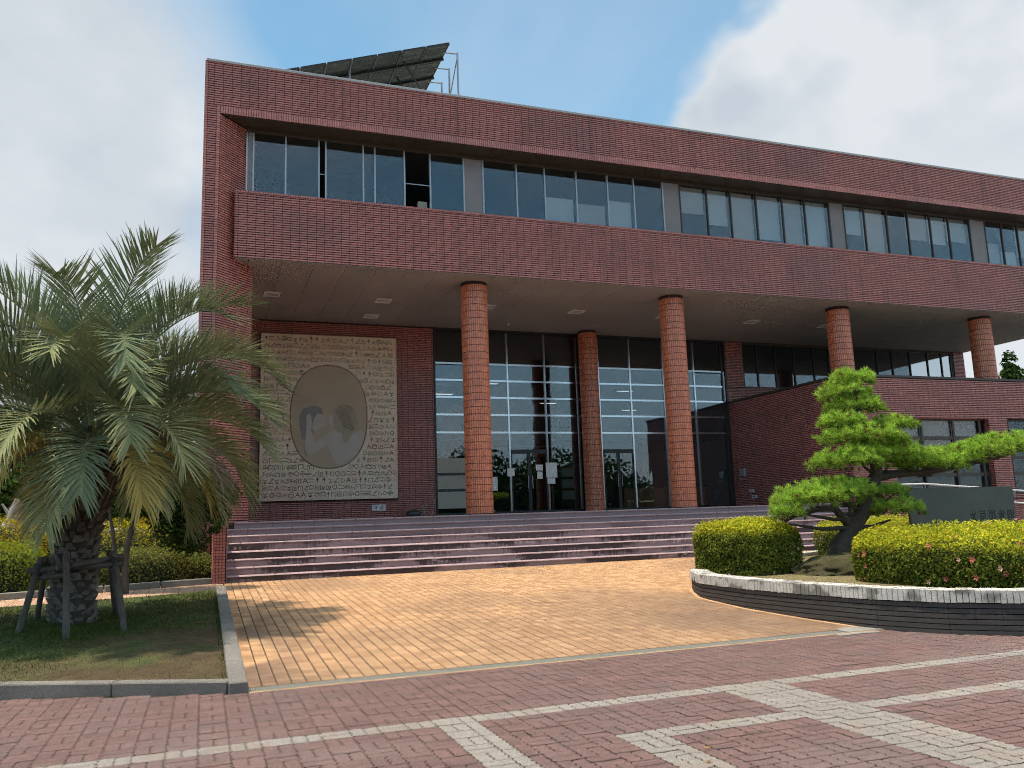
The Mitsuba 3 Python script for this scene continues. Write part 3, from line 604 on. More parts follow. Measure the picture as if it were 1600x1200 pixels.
for x0, x1, ms in ((23.0, 27.84, [24.63, 26.17, 27.5]), (28.73, 34.5, [30.3, 31.9, 33.4])):
    yw = YWG+.26; e = [x0+.03] + ms + ([x1-.03] if x1-ms[-1] > .5 else [])
    w = put('wing_window', cat([box(x0, x1, yw-.04, yw+.05, 4.69, 4.758), box(x0, x1, yw-.04, yw+.05, 3.98, 4.10), box(x0, x1, yw-.04, yw+.05, 3.24, 3.36), box(x0, x1, yw-.04, yw+.05, 2.62, 2.74), box(x0, x1, yw-.04, yw+.05, 1.9, 1.98)]), 'bronze_metal', B)
    for x in e: put('mullion', box(x-.045, x+.045, yw-.06, yw-.001, 1.98, 4.689), 'bronze_metal', w)
    for a, b2 in zip(e[:-1], e[1:]):
        for z0, z1 in ((4.10, 4.69), (3.36, 3.98), (2.74, 3.24), (1.98, 2.62)):
            put('pane', (np.array([[a, yw+.03, z0], [b2, yw+.03, z0], [b2, yw+.03, z1], [a, yw+.03, z1]]), np.array([[0, 1, 2], [0, 2, 3]])), 'glass_clear', w)
        if x0 < 25: put('blind', box(a+.03, b2-.03, yw+.10, yw+.11, 3.05, 4.7), 'blind', w)
put('wing_room', cat([box(21.4, 36.2, 26.5, 26.6, 1, 6), box(21.4, 36.2, YWG+.31, 26.5, 5.5, 5.6), box(21.4, 36.2, YWG+.31, 26.5, 1.2, 1.3)]), 'interior_dark', B)

# ceiling lights under the soffit
for x, y, tx in ((1.87, 26.7, 'square white soffit light nearest the brick corner, farthest left of all'), (5.45, 26.7, 'square white soffit light above the mural, second from the left in the front row'), (9.10, 26.7, 'square white soffit light half hidden behind the first column'), (12.5, 26.7, 'square white soffit light midway between the two tall front columns'), (16.1, 26.7, 'square white soffit light just right of the second tall column'), (20.05, 26.7, 'square white soffit light above the brick side wall of the wing'), (23.6, 26.7, 'square white soffit light behind the short third column'), (5.45, 28.9, 'square white soffit light close to the top edge of the mural')):
    t = thing('ceiling_light', tx, 'light', 'square soffit lights')
    z = ZS-.013
    put('frame', cat([box(x-.25, x+.25, y-.25, y-.20, z-.03, z), box(x-.25, x+.25, y+.20, y+.25, z-.03, z), box(x-.25, x-.20, y-.20, y+.20, z-.03, z), box(x+.20, x+.25, y-.20, y+.20, z-.03, z)]), 'white_paint', t)
    put('lens', box(x-.20, x+.20, y-.20, y+.20, z-.012, z-.001), 'lens_grey', t)
sn_ = thing('soffit_sensor', 'tiny round white sensor on the soffit behind the first column', 'sensor')
put('body', xf(trimesh_ := cat([trimesh.creation.icosphere(2, .05)]), None, (10.7, 29.0, ZS-.03)), 'white_paint', sn_, smooth=True)

# interior lamps (lit tubes glimpsed through the glass)
for x, y, z, tx in ((12.4, 36.5, 7.9, 'lit tube behind the glass just right of the first column, upper one'), (16.2, 38.5, 7.3, 'lit tube seen behind the glass left of the middle round column'), (20.6, 38.5, 8.0, 'lit tube seen behind the glass between middle and second front column'), (21.6, 40.0, 7.2, 'lower lit tube behind the glass between middle and second front column'), (24.6, 37, 8.0, 'lit tube behind the glass right of the second front column'), (9.9, 35.5, 7.2, 'lit tube behind the leftmost bay of glass')):
    t = thing('tube_lamp', tx, 'lamp', 'lit tubes in the hall')
    put('housing', box(x-.46, x+.46, y-.09, y+.09, z+.02, z+.06), 'white_paint', t)
    k = newkey('tube', t); m = box(x-.42, x+.42, y-.025, y+.025, z-.005, z+.019)
    scene[k] = ply_(m, 'white_paint', emitter={'type': 'area', 'radiance': {'type': 'rgb', 'value': [.5, .5, .47]}})
rc = thing('reception_counter', 'orange wooden reception counter inside the right entrance glass', 'counter')
put('body', box(16.6, 20.6, 31.6, 32.2, ZL, 2.75), 'wood_orange', rc); put('counter_top', cbox(16.5, 20.7, 31.5, 32.3, 2.751, 2.80, .01), 'interior_dark', rc)
for x in (17.6, 18.6, 19.6): put('panel_joint', box(x-.012, x+.012, 31.592, 31.599, ZL+.05, 2.7), 'interior_dark', rc)
db = thing('display_board', 'three beige boards one above the other in the leftmost bay of the entrance glass', 'board')
for z0, z1 in ((3.40, 3.95), (2.80, 3.30), (2.08, 2.70)): put('panel', cbox(8.115, 9.515, YB-.035, YB-.006, z0, z1, .006), 'beige_board', db)
for z in (3.30, 2.70): put('shadow_rail', box(8.115, 9.515, YB-.030, YB-.006, z+.002, z+.098), 'dark_metal', db)
bs = thing('book_shelf', 'low shelf of pale papers behind the glass left of the middle column', 'shelf')
for z in (2.3, 2.75, 3.2, 3.55): put('board', box(13.25, 13.95, YB+.5, YB+.9, z, z+.03), 'wood_orange', bs)
for z in (2.33, 2.78, 3.23): put('paper_stack', box(13.28, 13.9, YB+.52, YB+.88, z, z+.33), 'beige_board', bs)
put('side', box(13.22, 13.249, YB+.5, YB+.9, ZL, 3.6), 'interior_dark', bs)
for x0, x1, z0, z1, tx in ((10.86, 11.16, 3.24, 3.54, 'white notice on the glass left of the entrance doors'), (12.05, 12.34, 3.44, 3.67, 'upper small notice on the entrance door'), (12.09, 12.32, 3.12, 3.40, 'lower small notice on the entrance door'), (12.47, 12.94, 3.16, 3.74, 'largest white notice on the entrance door glass'), (12.52, 12.84, 2.92, 3.14, 'low notice under the largest one on the door'), (10.25, 10.46, 2.70, 3.22, 'pale tall notice beside the first column')):
    k = put('notice', cbox(x0, x1, YB-.062, YB-.055, z0, z1, .001), 'paper', thing('door_notice', tx, 'notice'))

# ------------------------------------------------------------------ mural on the back wall
MX0, MX1, MZ0, MZ1, MY = 1.75, 6.55, 2.54, 8.41, 29.96
mu = thing('mural_panel', 'huge cream relief panel of carved picture signs with an oval of two figures', 'mural')
put('panel', cbox(MX0, MX1, MY, MY+.10, MZ0, MZ1, .004), 'mural_tile', mu)
put('frame', cat([box(MX0-.03, MX1+.06, MY+.1, YB-.0, MZ0-.07, MZ1+.03)]), 'mural_frame', mu)
put('edge_strip', cat([box(MX1+.003, MX1+.03, MY-.01, MY+.1, MZ0, MZ1), box(MX0, MX1, MY-.012, MY+.1, MZ0-.032, MZ0-.003)]), 'mural_tile', mu)
def stroke(P, w, y, d=.006):
    """thin raised bars along a polyline in the (x,z) plane of an upright wall facing -y"""
    out = []
    for (a, b2) in zip(P[:-1], P[1:]):
        a, b2 = np.asarray(a, float), np.asarray(b2, float); t = b2-a; L = np.linalg.norm(t)
        if L < 1e-5: continue
        t /= L; n = np.array([-t[1], t[0]])*w/2; a = a - t*w*.3; b2 = b2 + t*w*.3; q = [a-n, b2-n, b2+n, a+n]
        V = np.array([[p[0], y, p[1]] for p in q] + [[p[0], y-d, p[1]] for p in q])
        out.append((V, CF[:, ::-1]))
    return out
ELL = ((MX0+MX1)/2-.03, 5.46, 1.35, 1.85)
def arc(cx, cz, r, a0, a1, n=5, sx=1.): return [(cx+sx*r*math.cos(a0+(a1-a0)*k/n), cz+r*math.sin(a0+(a1-a0)*k/n)) for k in range(n+1)]
def glyph(x, z, s, r):
    t = r.integers(0, 13); u = lambda P: [(x+p[0]*s, z+p[1]*s) for p in P]
    w = s*r.uniform(.085, .125)
    if t == 0: G = [[(0,.2),(1,.2)], [(0,.5),(1,.5)], [(0,.8),(.9,.8)]]
    elif t == 1: G = [[(.1,0),(.1,.9),(.9,.9),(.9,0)], [(.4,.3),(.6,.3)]]
    elif t == 2: G = [[(0,.1),(.9,.1)], [(.1,.1),(.9,.9)], [(.6,.9),(.95,.85)]]
    elif t == 3: G = [arc(.5,.5,.38,0,6.28,8)]
    elif t == 4: G = [[(.1,.1),(.1,.6),(.9,.6),(.9,.1),(.1,.1)], [(.3,.85),(.7,.85)]]
    elif t == 5: G = [[(.5,0),(.5,1)], [(.2,.6),(.8,.6)], arc(.5,.85,.13,0,6.28,5)]
    elif t == 6: G = [[(0,.75),(.5,.95),(1,.75)], [(0,.25),(1,.25)]]
    elif t == 7: G = [[(.15,0),(.15,.95)], [(.5,0),(.5,.95)], [(.85,0),(.85,.95)]]
    elif t == 8: G = [[(0,.1),(.25,.45),(.15,.8),(.5,.95)], [(.25,.45),(.75,.4),(.9,.05)], [(.75,.4),(1,.7)]]
    elif t == 9: G = [[(.1,.95),(.1,.05),(.9,.05)], arc(.6,.5,.22,0,6.28,6)]
    elif t == 10: G = [[(.1,.1),(.5,.9),(.9,.1)], [(.3,.4),(.7,.4)]]
    elif t == 11: G = [[(0,.35),(1,.35),(1,.6),(0,.6)], [(.2,.85),(.8,.85)], [(.3,.1),(.6,.1)]]
    else: G = [[(.05,.8),(.5,.65),(.95,.8)], arc(.5,.35,.28,-3.1,0,5), [(.5,.65),(.5,.1)]]
    return sum((stroke(u(P), w, MY+.0005, .004) for P in G), [])
gl = []
r9 = np.random.default_rng(9); rows = 24; ph = (MZ1-MZ0-.1)/rows
for i in range(rows):
    x = MX0+.10; z = MZ0+.07+i*ph
    while x < MX1-.20:
        s = ph*r9.uniform(.66, .84); cx, cz = x+s/2, z+s/2
        if ((cx-ELL[0])/(ELL[2]+.12))**2 + ((cz-ELL[1])/(ELL[3]+.12))**2 > 1:
            gl += glyph(x, z, s, r9)
        x += s*r9.uniform(1.02, 1.22)
put('inscription', cat(gl), 'mural_ink', mu)
th = np.linspace(0, 2*np.pi, 49)[:-1]
ov = Polygon([(ELL[0]+ELL[2]*np.sign(np.cos(t))*abs(np.cos(t))**.86, ELL[1]+ELL[3]*np.sign(np.sin(t))*abs(np.sin(t))**.86) for t in th])
def relief(poly, y0, d, mat, name, parent=mu, sm=False):
    v, f = prism(poly, 0, d); V = np.stack([v[:,0], y0 - v[:,2], v[:,1]], 1)
    return put(name, (V, f[:, ::-1] if True else f), mat, parent)
relief(ov, MY-.0005, .018, 'mural_oval', 'oval_plaque')
relief(ov.buffer(.012).difference(ov.buffer(-.012)), MY-.0005, .024, 'mural_ink', 'oval_rim')
E0 = np.array([ELL[0], ELL[1]])
def pp(P, k=.05): return Polygon([tuple(E0 + np.array(p)) for p in P]).buffer(k, 6).buffer(-k, 6).buffer(-k*.6, 6).buffer(k*.6, 6).intersection(ov.buffer(-.02))
yo = MY-.0185
# two plain low-relief figures
relief(pp([(-1.3,-.35),(-.95,-.42),(-.85,-.9),(-.55,-1.0),(-.25,-.45),(.2,-.42),(.15,-.9),(-.5,-1.35),(-.8,-1.0),(-1.1,-.9)]), yo, .012, 'mural_oval', 'shoulder_relief')
relief(pp([(-1.02,-.35),(-1.04,0),(-.90,.27),(-.55,.38),(-.28,.29),(-.2,.08),(-.36,.06),(-.46,-.05),(-.48,-.25),(-.56,-.60),(-.72,-.90),(-.97,-.80)]), yo, .020, 'mural_dark', 'hair_relief')
relief(pp([(-.42,.10),(-.2,.06),(-.16,-.05),(-.10,-.14),(-.17,-.19),(-.16,-.28),(-.22,-.38),(-.38,-.42),(-.50,-.55),(-.62,-.45),(-.55,-.1)], .02), yo-.0205, .012, 'mural_grey', 'face_relief')
relief(pp([(-.80,.02),(-.68,.10),(-.61,-.10),(-.63,-.5),(-.50,-.95),(-.1,-.62),(.25,-.45),(.3,-.75),(-.2,-1.1),(-.72,-1.42),(-.86,-1.2),(-.81,-.5)], .03), yo-.0205, .016, 'mural_grey', 'arm_relief')
relief(pp([(.12,.25),(.35,.36),(.75,.34),(.98,.1),(1.02,-.3),(.8,-.6),(.62,-.95),(.48,-.9),(.45,-.6),(.2,-.45),(.12,-.1)], .05), yo, .022, 'mural_wig', 'wig_relief')
relief(pp([(.05,-.45),(.45,-.62),(.48,-.92),(.62,-.97),(.85,-.6),(1.15,-.5),(1.3,-.8),(.9,-1.4),(.4,-1.75),(.15,-1.6),(-.05,-1.1)], .04), yo, .018, 'mural_grey', 'torso_relief')
relief(pp([(.14,.10),(-.02,.02),(-.08,-.10),(.0,-.16),(-.02,-.26),(.06,-.36),(.2,-.38)], .015), yo-.002, .018, 'mural_grey', 'profile_relief')
wl = []
for k in range(9): wl += stroke([(E0[0]+.22+.07*k*.9, E0[1]+.2-.02*k), (E0[0]+.5+.05*k, E0[1]-.38-.02*k)], .012, yo-.0225, .004)
for k in range(7): wl += stroke(arc(E0[0]+.55, E0[1]-.05, .15+.05*k, .6, 2.3, 6), .012, yo-.0225, .003)
put('wig_stripe', cat(wl), 'mural_ink', mu)
fr = []
for P in ([(-.95,.5),(-.95,1.25),(-.65,1.25),(-.65,.8)], [(-.5,.65),(-.35,1.2),(-.2,.65)], [(-.05,.8),(.1,1.0),(.1,.65)], arc(.62,1.28,.26,0,3.14,6)+[(.36,.6),(.88,.6),(.88,1.28)], [(.5,.75),(.75,.75)], [(.5,.95),(.75,.95)], [(.5,1.1),(.75,1.1)], [(-.85,.45),(.0,.45)], [(-.35,1.35),(.1,1.35)], [(-1.05,.2),(-1.05,.75)]):
    fr += stroke([tuple(E0+np.array(p)) for p in P], .03, yo, .012)
put('sign_relief', cat(fr), 'mural_oval', mu)

# ------------------------------------------------------------------ small signs and wall things
def wall_sign(name, text, x0, x1, z0, z1, y, chars, mat='white_paint', catg='sign', ink='black_print'):
    t = thing(name, text, catg)
    put('plate', cbox(x0, x1, y-.02, y, z0, z1, .003), mat, t)
    s = []
    for cx, cz, sz, P in chars:
        for p in P: s += stroke([(cx+q[0]*sz, cz+q[1]*sz) for q in p], sz*.10, y-.0203, .003)
    put('lettering', cat(s), ink, t)
    return t
K_river = [[(0,.85),(.2,.75)], [(0,.55),(.2,.45)], [(.02,.05),(.22,.3)], [(.3,.85),(1,.85)], [(.88,.85),(.88,.05),(.75,.1)], [(.4,.6),(.4,.25),(.7,.25),(.7,.6),(.4,.6)]]
K_road = [[(.3,.85),(.95,.85)], [(.45,1),(.5,.85)], [(.85,1),(.75,.85)], [(.45,.7),(.45,.2),(.85,.2),(.85,.7),(.45,.7)], [(.45,.45),(.85,.45)], [(0,.95),(.15,.8)], [(0,.6),(.18,.6),(.15,.2),(0,.05)], [(.15,.2),(.35,.05),(1,.05)]]
K_book = [[(.2,.9),(.85,.9),(.85,.7)], [(.0,.7),(1,.7)], [(.2,.58),(.85,.58)], [(.1,.47),(.9,.47)], [(.5,1),(.5,.42)], [(.22,.36),(.22,0),(.8,0),(.8,.36),(.22,.36)], [(.22,.18),(.8,.18)]]
K_mid = [[(.1,.8),(.1,.3),(.9,.3),(.9,.8),(.1,.8)], [(.5,1),(.5,0)], [(.32,.8),(.32,.3)], [(.68,.8),(.68,.3)]]
K_zu = [[(.08,.95),(.08,.02),(.92,.02),(.92,.95),(.08,.95)], [(.3,.8),(.38,.65)], [(.5,.85),(.55,.68)], [(.75,.8),(.3,.2)], [(.35,.5),(.75,.2)]]
K_kan = [[(.0,.6),(.22,1),(.45,.65)], [(.1,.6),(.1,.05),(.35,.12)], [(.1,.6),(.38,.6),(.38,.35),(.1,.35)], [(.55,.95),(.98,.95)], [(.55,.95),(.55,.8)], [(.98,.95),(.98,.8)], [(.62,.75),(.62,0)], [(.62,.75),(.9,.75),(.9,.5),(.62,.5)], [(.62,.35),(.92,.35),(.92,.03),(.62,.03)]]
K_mizu = [[(.5,1),(.5,0),(.38,.08)], [(.05,.7),(.38,.7),(.1,.15)], [(.9,.85),(.6,.55)], [(.55,.55),(.98,.1)]]
K_to = [[(.15,.95),(.9,.95)], [(.25,.75),(.85,.75),(.85,.5),(.25,.5)], [(.25,.75),(.25,.4),(.05,0)], [(.3,.3),(.9,.3)], [(.6,.5),(.6,.02)]]
wall_sign('direction_sign', 'small white sign with two dark characters under the mural', 5.66, 6.16, 2.08, 2.30, YB-.012, [(5.72, 2.12, .14, K_river), (5.94, 2.12, .14, K_road)])
wall_sign('window_sign', 'cream sign with two dark characters on the wing window', 23.1, 23.86, 3.62, 3.92, YWG+.19, [(23.2, 3.67, .20, K_book), (23.5, 3.67, .20, K_mid)], 'blind')
mb = thing('wall_box', 'small pale meter box on the dark side wall of the wing', 'box')
put('case', cbox(21.01, 21.09, 29.25, 29.60, 3.06, 3.36, .01), 'aluminium', mb); put('shelf', box(20.98, 21.09, 29.2, 29.65, 2.90, 2.93), 'aluminium', mb)
for i, (y, z, t) in enumerate(((28.95, 2.42, 'upper tiny white plate on the wing side wall'), (28.8, 2.18, 'lower tiny white plate on the wing side wall'))):
    k = thing('wall_plate', t, 'sign'); put('plate', cbox(21.06, 21.088, y-.16, y+.16, z-.06, z+.06, .003), 'white_paint', k); put('mark', box(21.055, 21.0595, y-.09, y+.09, z-.02, z+.02), 'black_print', k)
rp = thing('leaning_rods', 'two thin brown rods leaning on the wing side wall by the landing', 'rod')
for y in (27.3, 26.6): put('rod', tube([(20.95, y, ZL), (21.06, y+.05, 2.75)], .012, 6), 'post_wood', rp)
cl = thing('dark_bundle', 'small dark green bundle lying at the foot of the wall beside the glass', 'bundle')
put('bag', xf(cat([trimesh.creation.icosphere(3, .19)]), np.diag([1.5, .9, .75]), (7.1, 29.75, ZL+.14)), 'green_stone', cl, smooth=True)
put('stick', cat([tube([(7.35, 29.8, ZL+.03), (7.62, 29.7, ZL+.5)], .018, 6), tube([(7.5, 29.6, ZL+.03), (7.45, 29.85, ZL+.42)], .02, 6), tube([(7.8, 29.9, ZL+.02), (8.0, 30.05, ZL+.75)], .015, 6)]), 'dead_wood', cl)

# ------------------------------------------------------------------ solar array on the roof
so = thing('solar_array', 'tilted solar panel rack on the flat roof seen from below', 'solar panel')
X0, Z0, YA = 7.47, 17.63, 25.0; ta = math.atan2(17.63-15.81, 7.47-2.25); ex = np.array([-math.cos(ta), 0, -math.sin(ta)]); en = np.array([math.sin(ta), 0, -math.cos(ta)])
Mx = np.stack([ex, [0, 1, 0], np.cross(ex, [0, 1, 0])], 1)
for i in range(9):
    for j in range(4):
        a, b2 = i*.872, j*1.15
        put('panel', xf(box(a+.022, a+.848, b2+.018, b2+1.132, -.02, .02), Mx, (X0, YA, Z0)), 'solar_back', so)
        put('panel_frame', xf(cat([box(a+.020, a+.05, b2+.016, b2+1.14, -.035, .035), box(a+.82, a+.850, b2+.016, b2+1.134, -.035, .035), box(a+.05, a+.82, b2+.01, b2+.04, -.035, .035), box(a+.05, a+.82, b2+1.11, b2+1.14, -.035, .035)]), Mx, (X0, YA, Z0)), 'dark_metal', so)
sgn = 1 if Mx[2, 2] < 0 else -1
for j in range(3): put('purlin', xf(box(0, 7.9, .9+j*1.3, .98+j*1.3, min(sgn*.03, sgn*.11), max(sgn*.03, sgn*.11)), Mx, (X0, YA, Z0)), 'dark_metal', so)
for y in (25.55, 26.6, 27.6, 28.8):
    put('post', tube([(X0+.42, y, 14.2), (X0+.42, y, Z0+.02)], .035, 6), 'galvanised', so); put('arm', tube([(X0+.42, y, Z0-.02), (X0-.1, y, Z0-.05)], .025, 6), 'galvanised', so)
    put('brace', tube([(X0-1.5, y, Z0-.62), (X0+.05, y, 14.6)], .028, 6), 'dark_metal', so); put('post', tube([(X0-3.3, y, 14.2), (X0-3.3, y, Z0-1.2)], .035, 6), 'galvanised', so)
put('brace', tube([(X0+.42, 25.55, Z0-.1), (X0+.42, 28.8, 14.3)], .02, 6), 'galvanised', so); put('brace', tube([(X0+.42, 28.8, Z0-.1), (X0+.42, 25.55, 14.3)], .02, 6), 'galvanised', so)

# ------------------------------------------------------------------ ramp wall and handrail
rw_ = thing('ramp_wall', 'low red brick ramp wall before the right wing', 'wall')
rpoly = [(20.6, .3), (36, .3), (36, 1.55), (26, 1.75), (20.6, 1.82)]
put('core', xf((lambda m: (np.stack([m[0][:,0], 21.36+m[0][:,2], m[0][:,1]], 1), m[1][:, ::-1]))(prism(Polygon(rpoly), 0, .22))), 'mortar', rw_)
R = grid(20.6, 36, .4, 1.80); c = (R[:,0]+R[:,1])/2; R = R[R[:,3] < 1.80 - np.clip(c-22, 0, 20)*.012]
stuff(put('brickwork', bricks((0, 21.36, 0), (1, 0, 0), (0, -1, 0), R), 'brick', rw_))
put('ramp_floor', box(20.6, 36, 21.6, 23.1, .3, 1.3), 'concrete', rw_)
hr = thing('handrail', 'white tubular handrail along the ramp wall', 'handrail')
put('top_rail', tube([(20.6, 21.47, 2.30), (22.5, 21.47, 2.31), (24.4, 21.47, 2.17), (27, 21.47, 1.98), (33, 21.47, 1.9)], .032, 8), 'white_paint', hr, smooth=True)
put('low_rail', tube([(24.4, 21.30, 1.76), (27, 21.30, 1.53), (33, 21.30, 1.4)], .03, 8), 'white_paint', hr, smooth=True)
for x in (20.7, 22.5, 24.4, 26.5, 29): put('rail_post', tube([(x, 21.47, 1.6), (x, 21.47, 2.31 - max(0, x-22.5)*.073 + .0)], .022, 6), 'aluminium', hr)

# ------------------------------------------------------------------ round planter
pl = thing('planter', 'rounded planter with dark ribbed wall and rough white coping', 'planter')
def walk(poly, step, off=0.):
    L = poly.exterior; n = int(L.length/step); st_ = L.length/n
    return [(L.interpolate(i*st_ + off), L.interpolate((i+1)*st_ + off)) for i in range(n)]
ZP = .55
put('core', prism(PL.buffer(-.03).difference(PL.buffer(-.3)), -.1, ZP-.16), 'drain_dark', pl)
sg_ = 1 if PL.exterior.is_ccw else -1
def pieces(step, z0, z1, y0, y1, gap, mat, name, seen):
    rest, cnt = [], 0
    base = PL.exterior; n = int(base.length/step); st_ = base.length/n; cand = []
    for i in range(n):
        p, q = base.interpolate((i % n)*st_), base.interpolate(((i+1) % n)*st_ if i+1 < n else 0)
        p, q = np.array([p.x, p.y]), np.array([q.x, q.y]); t = (q-p)/np.linalg.norm(q-p); nn = np.array([t[1], -t[0]])*sg_
        m = cbox(gap, np.linalg.norm(q-p)-gap, 0, 1, 0, 1, min(.008, step*.12)); v = m[0].copy()
        jr = rng.uniform(-.004, .004, 2) if name == 'cap_stone' else rng.uniform(-.0015, .0015, 2)
        yy = y0 + (v[:,1])*(y1-y0) + jr[0]; V = np.empty_like(v)
        V[:,0] = p[0] + t[0]*v[:,0] + nn[0]*yy; V[:,1] = p[1] + t[1]*v[:,0] + nn[1]*yy; V[:,2] = z0 + v[:,2]*(z1-z0) + (jr[1] if name == 'cap_stone' else 0)
        f = m[1] if sg_ < 0 else m[1][:, ::-1]
        cand.append(((p[0]-0)**2 + p[1]**2, (V, m[1][:, ::-1] if sg_ > 0 else m[1])))
    cand.sort(key=lambda a: a[0])
    for k, (d, m) in enumerate(cand):
        if k < seen: put(name, m, mat, pl)
        else: rest.append(m)
    if rest: stuff(put(name + '_far', cat(rest), mat, pl))
for c_ in range(7): pieces(.30, -.08+c_*.067+.006, -.08+(c_+1)*.067-.006, -.05, .012, .0008, 'planter_stone', 'course_stone', 40)
pieces(.070, ZP-.155, ZP, -.30, .035, .004, 'cap_stone', 'cap_stone', 230)
inner = PL.buffer(-.25)
v, f = prism(inner, 0, .05); put('soil', (v + [0, 0, ZP-.14], f), 'soil', pl)

# ------------------------------------------------------------------ foliage helpers
def leaves(P, N, size, r, asp=.5, spread=.9):
    """two-triangle leaves at points P, facing roughly along N"""
    n = len(P); d = N + r.normal(0, spread, (n, 3)); d /= np.linalg.norm(d, axis=1, keepdims=True) + 1e-9
    a = np.cross(d, r.normal(0, 1, (n, 3))); a /= np.linalg.norm(a, axis=1, keepdims=True) + 1e-9; b = np.cross(d, a)
    s = size*r.uniform(.7, 1.3, (n, 1)); a = a*s; b = b*s*asp
    V = np.stack([P-a*.5, P+b*.5+d*s*.08, P+a*.5, P-b*.5+d*s*.08], 1).reshape(-1, 3)
    k = 4*np.arange(n)[:, None]; F = np.vstack([k+[0, 1, 2], k+[0, 2, 3]]); return V, F
def hedge_thing(key_text, c, half, rot, z0, z1, nleaf, nfl, seed, name='azalea_hedge', top=((.38, .43, .03), (.68, .68, .06)), side=((.075, .12, .02), (.27, .31, .055)), p=5.5, size=.052):
    r = np.random.default_rng(seed); t = thing(name, key_text, 'hedge')
    def surf(n):
        d = r.normal(0, 1, (n, 3)); d[:, 2] = np.abs(d[:, 2])*1.1 - .25
        hz = (z1-z0)
        k = (np.abs(d[:,0])**p + np.abs(d[:,1])**p + np.abs(np.maximum(d[:,2], 0))**p)**(-1/p); q = d*k[:, None]
        q[:,2] = np.where(d[:,2] < 0, -r.random(n)*0, q[:,2]); return q
    n = nleaf
    u = r.uniform(-1, 1, (n*3, 3)); u[:,2] = (u[:,2]+1)/2
    m = (np.abs(u[:,0])**p + np.abs(u[:,1])**p + np.abs(u[:,2])**(p*1.3))**(1/p)
    u = u[m > .55][:n]; m = (np.abs(u[:,0])**p + np.abs(u[:,1])**p + np.abs(u[:,2])**(p*1.3))**(1/p)
    bump = meshkit.fbm(np.c_[u[:,0]*half[0]*3, u[:,1]*half[1]*3, u[:,2]*4] + seed, 3)
    q = u/m[:, None]; g = np.sign(q)*np.abs(q)**(p-1)/np.array([half[0], half[1], z1-z0]); g /= np.linalg.norm(g, axis=1, keepdims=True)
    depth = r.random(len(q))**1.6*.10 - .02
    P = np.c_[q[:,0]*half[0], q[:,1]*half[1], q[:,2]*(z1-z0)] + g*((bump[:, None]-.5)*.22 - depth[:, None])
    taper = 1 - .05*(1 - np.clip(q[:, 2:3], 0, 1)); P[:, :2] *= taper
    P = P @ rotz(rot).T + [c[0], c[1], z0]; G = g @ rotz(rot).T
    V, F = leaves(P, G*.8 + [0, 0, .25], size, r)
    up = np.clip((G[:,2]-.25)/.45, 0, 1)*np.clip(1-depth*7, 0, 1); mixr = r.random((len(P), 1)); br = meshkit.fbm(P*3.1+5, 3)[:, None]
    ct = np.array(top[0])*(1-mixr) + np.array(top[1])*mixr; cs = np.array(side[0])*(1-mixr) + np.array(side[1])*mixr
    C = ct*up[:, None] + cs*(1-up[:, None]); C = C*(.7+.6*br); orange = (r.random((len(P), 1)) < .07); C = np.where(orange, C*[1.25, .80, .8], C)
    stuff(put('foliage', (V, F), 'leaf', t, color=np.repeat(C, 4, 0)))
    s = trimesh.creation.icosphere(4); w = s.vertices; m2 = (np.abs(w[:,0])**p + np.abs(w[:,1])**p + np.abs(w[:,2])**p)**(-1/p); w = w*m2[:, None]
    w = np.c_[w[:,0]*(half[0]-.12), w[:,1]*(half[1]-.12), np.maximum(w[:,2], -.05)*(z1-z0-.12)]; w[:, :2] *= (1 - .05*(1-np.clip(w[:, 2:3]/(z1-z0), 0, 1)))
    put('twigs', ((w @ rotz(rot).T) + [c[0], c[1], z0], s.faces), 'leaf_core', t, smooth=True)
    fl = r.permutation(len(P)); seen = 0
    for i in fl:
        if seen >= nfl: break
        if depth[i] > .02 or G[i] @ np.array([-.62, -.72, .3]) < .25: continue
        ctr = P[i] + G[i]*.02; d = G[i]; a = np.cross(d, [.3, .5, .8]); a /= np.linalg.norm(a); b = np.cross(d, a); V, F = [ctr - d*.01], []
        sz = r.uniform(.030, .046)
        for kk in range(5):
            t0 = kk*1.2566
            for dt, rr, hh in ((-.42, .8, .012), (0, 1.15, .016), (.42, .8, .012)): V.append(ctr + (a*math.cos(t0+dt) + b*math.sin(t0+dt))*sz*rr + d*hh)
            o = 1+3*kk; F += [[0, o, o+1], [0, o+1, o+2]]
        put('flower', (np.array(V), np.array(F)), 'petal_pink' if r.random() < .6 else 'petal_pale', t); seen += 1
    return t
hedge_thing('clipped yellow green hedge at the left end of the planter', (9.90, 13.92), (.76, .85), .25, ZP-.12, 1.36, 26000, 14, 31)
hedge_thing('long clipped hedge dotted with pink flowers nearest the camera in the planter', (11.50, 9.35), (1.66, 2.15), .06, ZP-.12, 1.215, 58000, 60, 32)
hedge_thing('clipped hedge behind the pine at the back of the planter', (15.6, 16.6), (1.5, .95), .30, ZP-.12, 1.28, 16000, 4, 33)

# ------------------------------------------------------------------ pine
pn = thing('pine_tree', 'cloud pruned pine with tiered green pads and a long right branch', 'tree')
PY = 13.2
k_ = PY/15.5
pads = [(14.57, 4.60, .48, .21), (14.38, 4.22, .60, .26), (14.62, 3.92, .66, .24), (13.86, 3.52, .50, .22), (15.34, 3.48, .52, .19), (14.30, 3.15, .98, .27), (15.0, 3.10, .6, .22), (13.71, 2.58, .75, .27), (14.4, 2.75, .55, .25), (15.2, 2.74, .85, .32), (15.9, 2.60, .75, .30), (16.5, 2.52, .75, .26), (17.2, 2.66, .75, .25), (17.9, 2.80, .75, .24), (18.6, 2.93, .75, .25), (19.3, 3.05, .7, .24), (13.25, 1.84, .85, .30), (12.6, 1.74, .70, .30), (13.75, 1.92, .62, .26), (12.08, 1.48, .36, .22), (15.07, 1.49, .75, .24), (15.04, 1.91, .46, .15)]
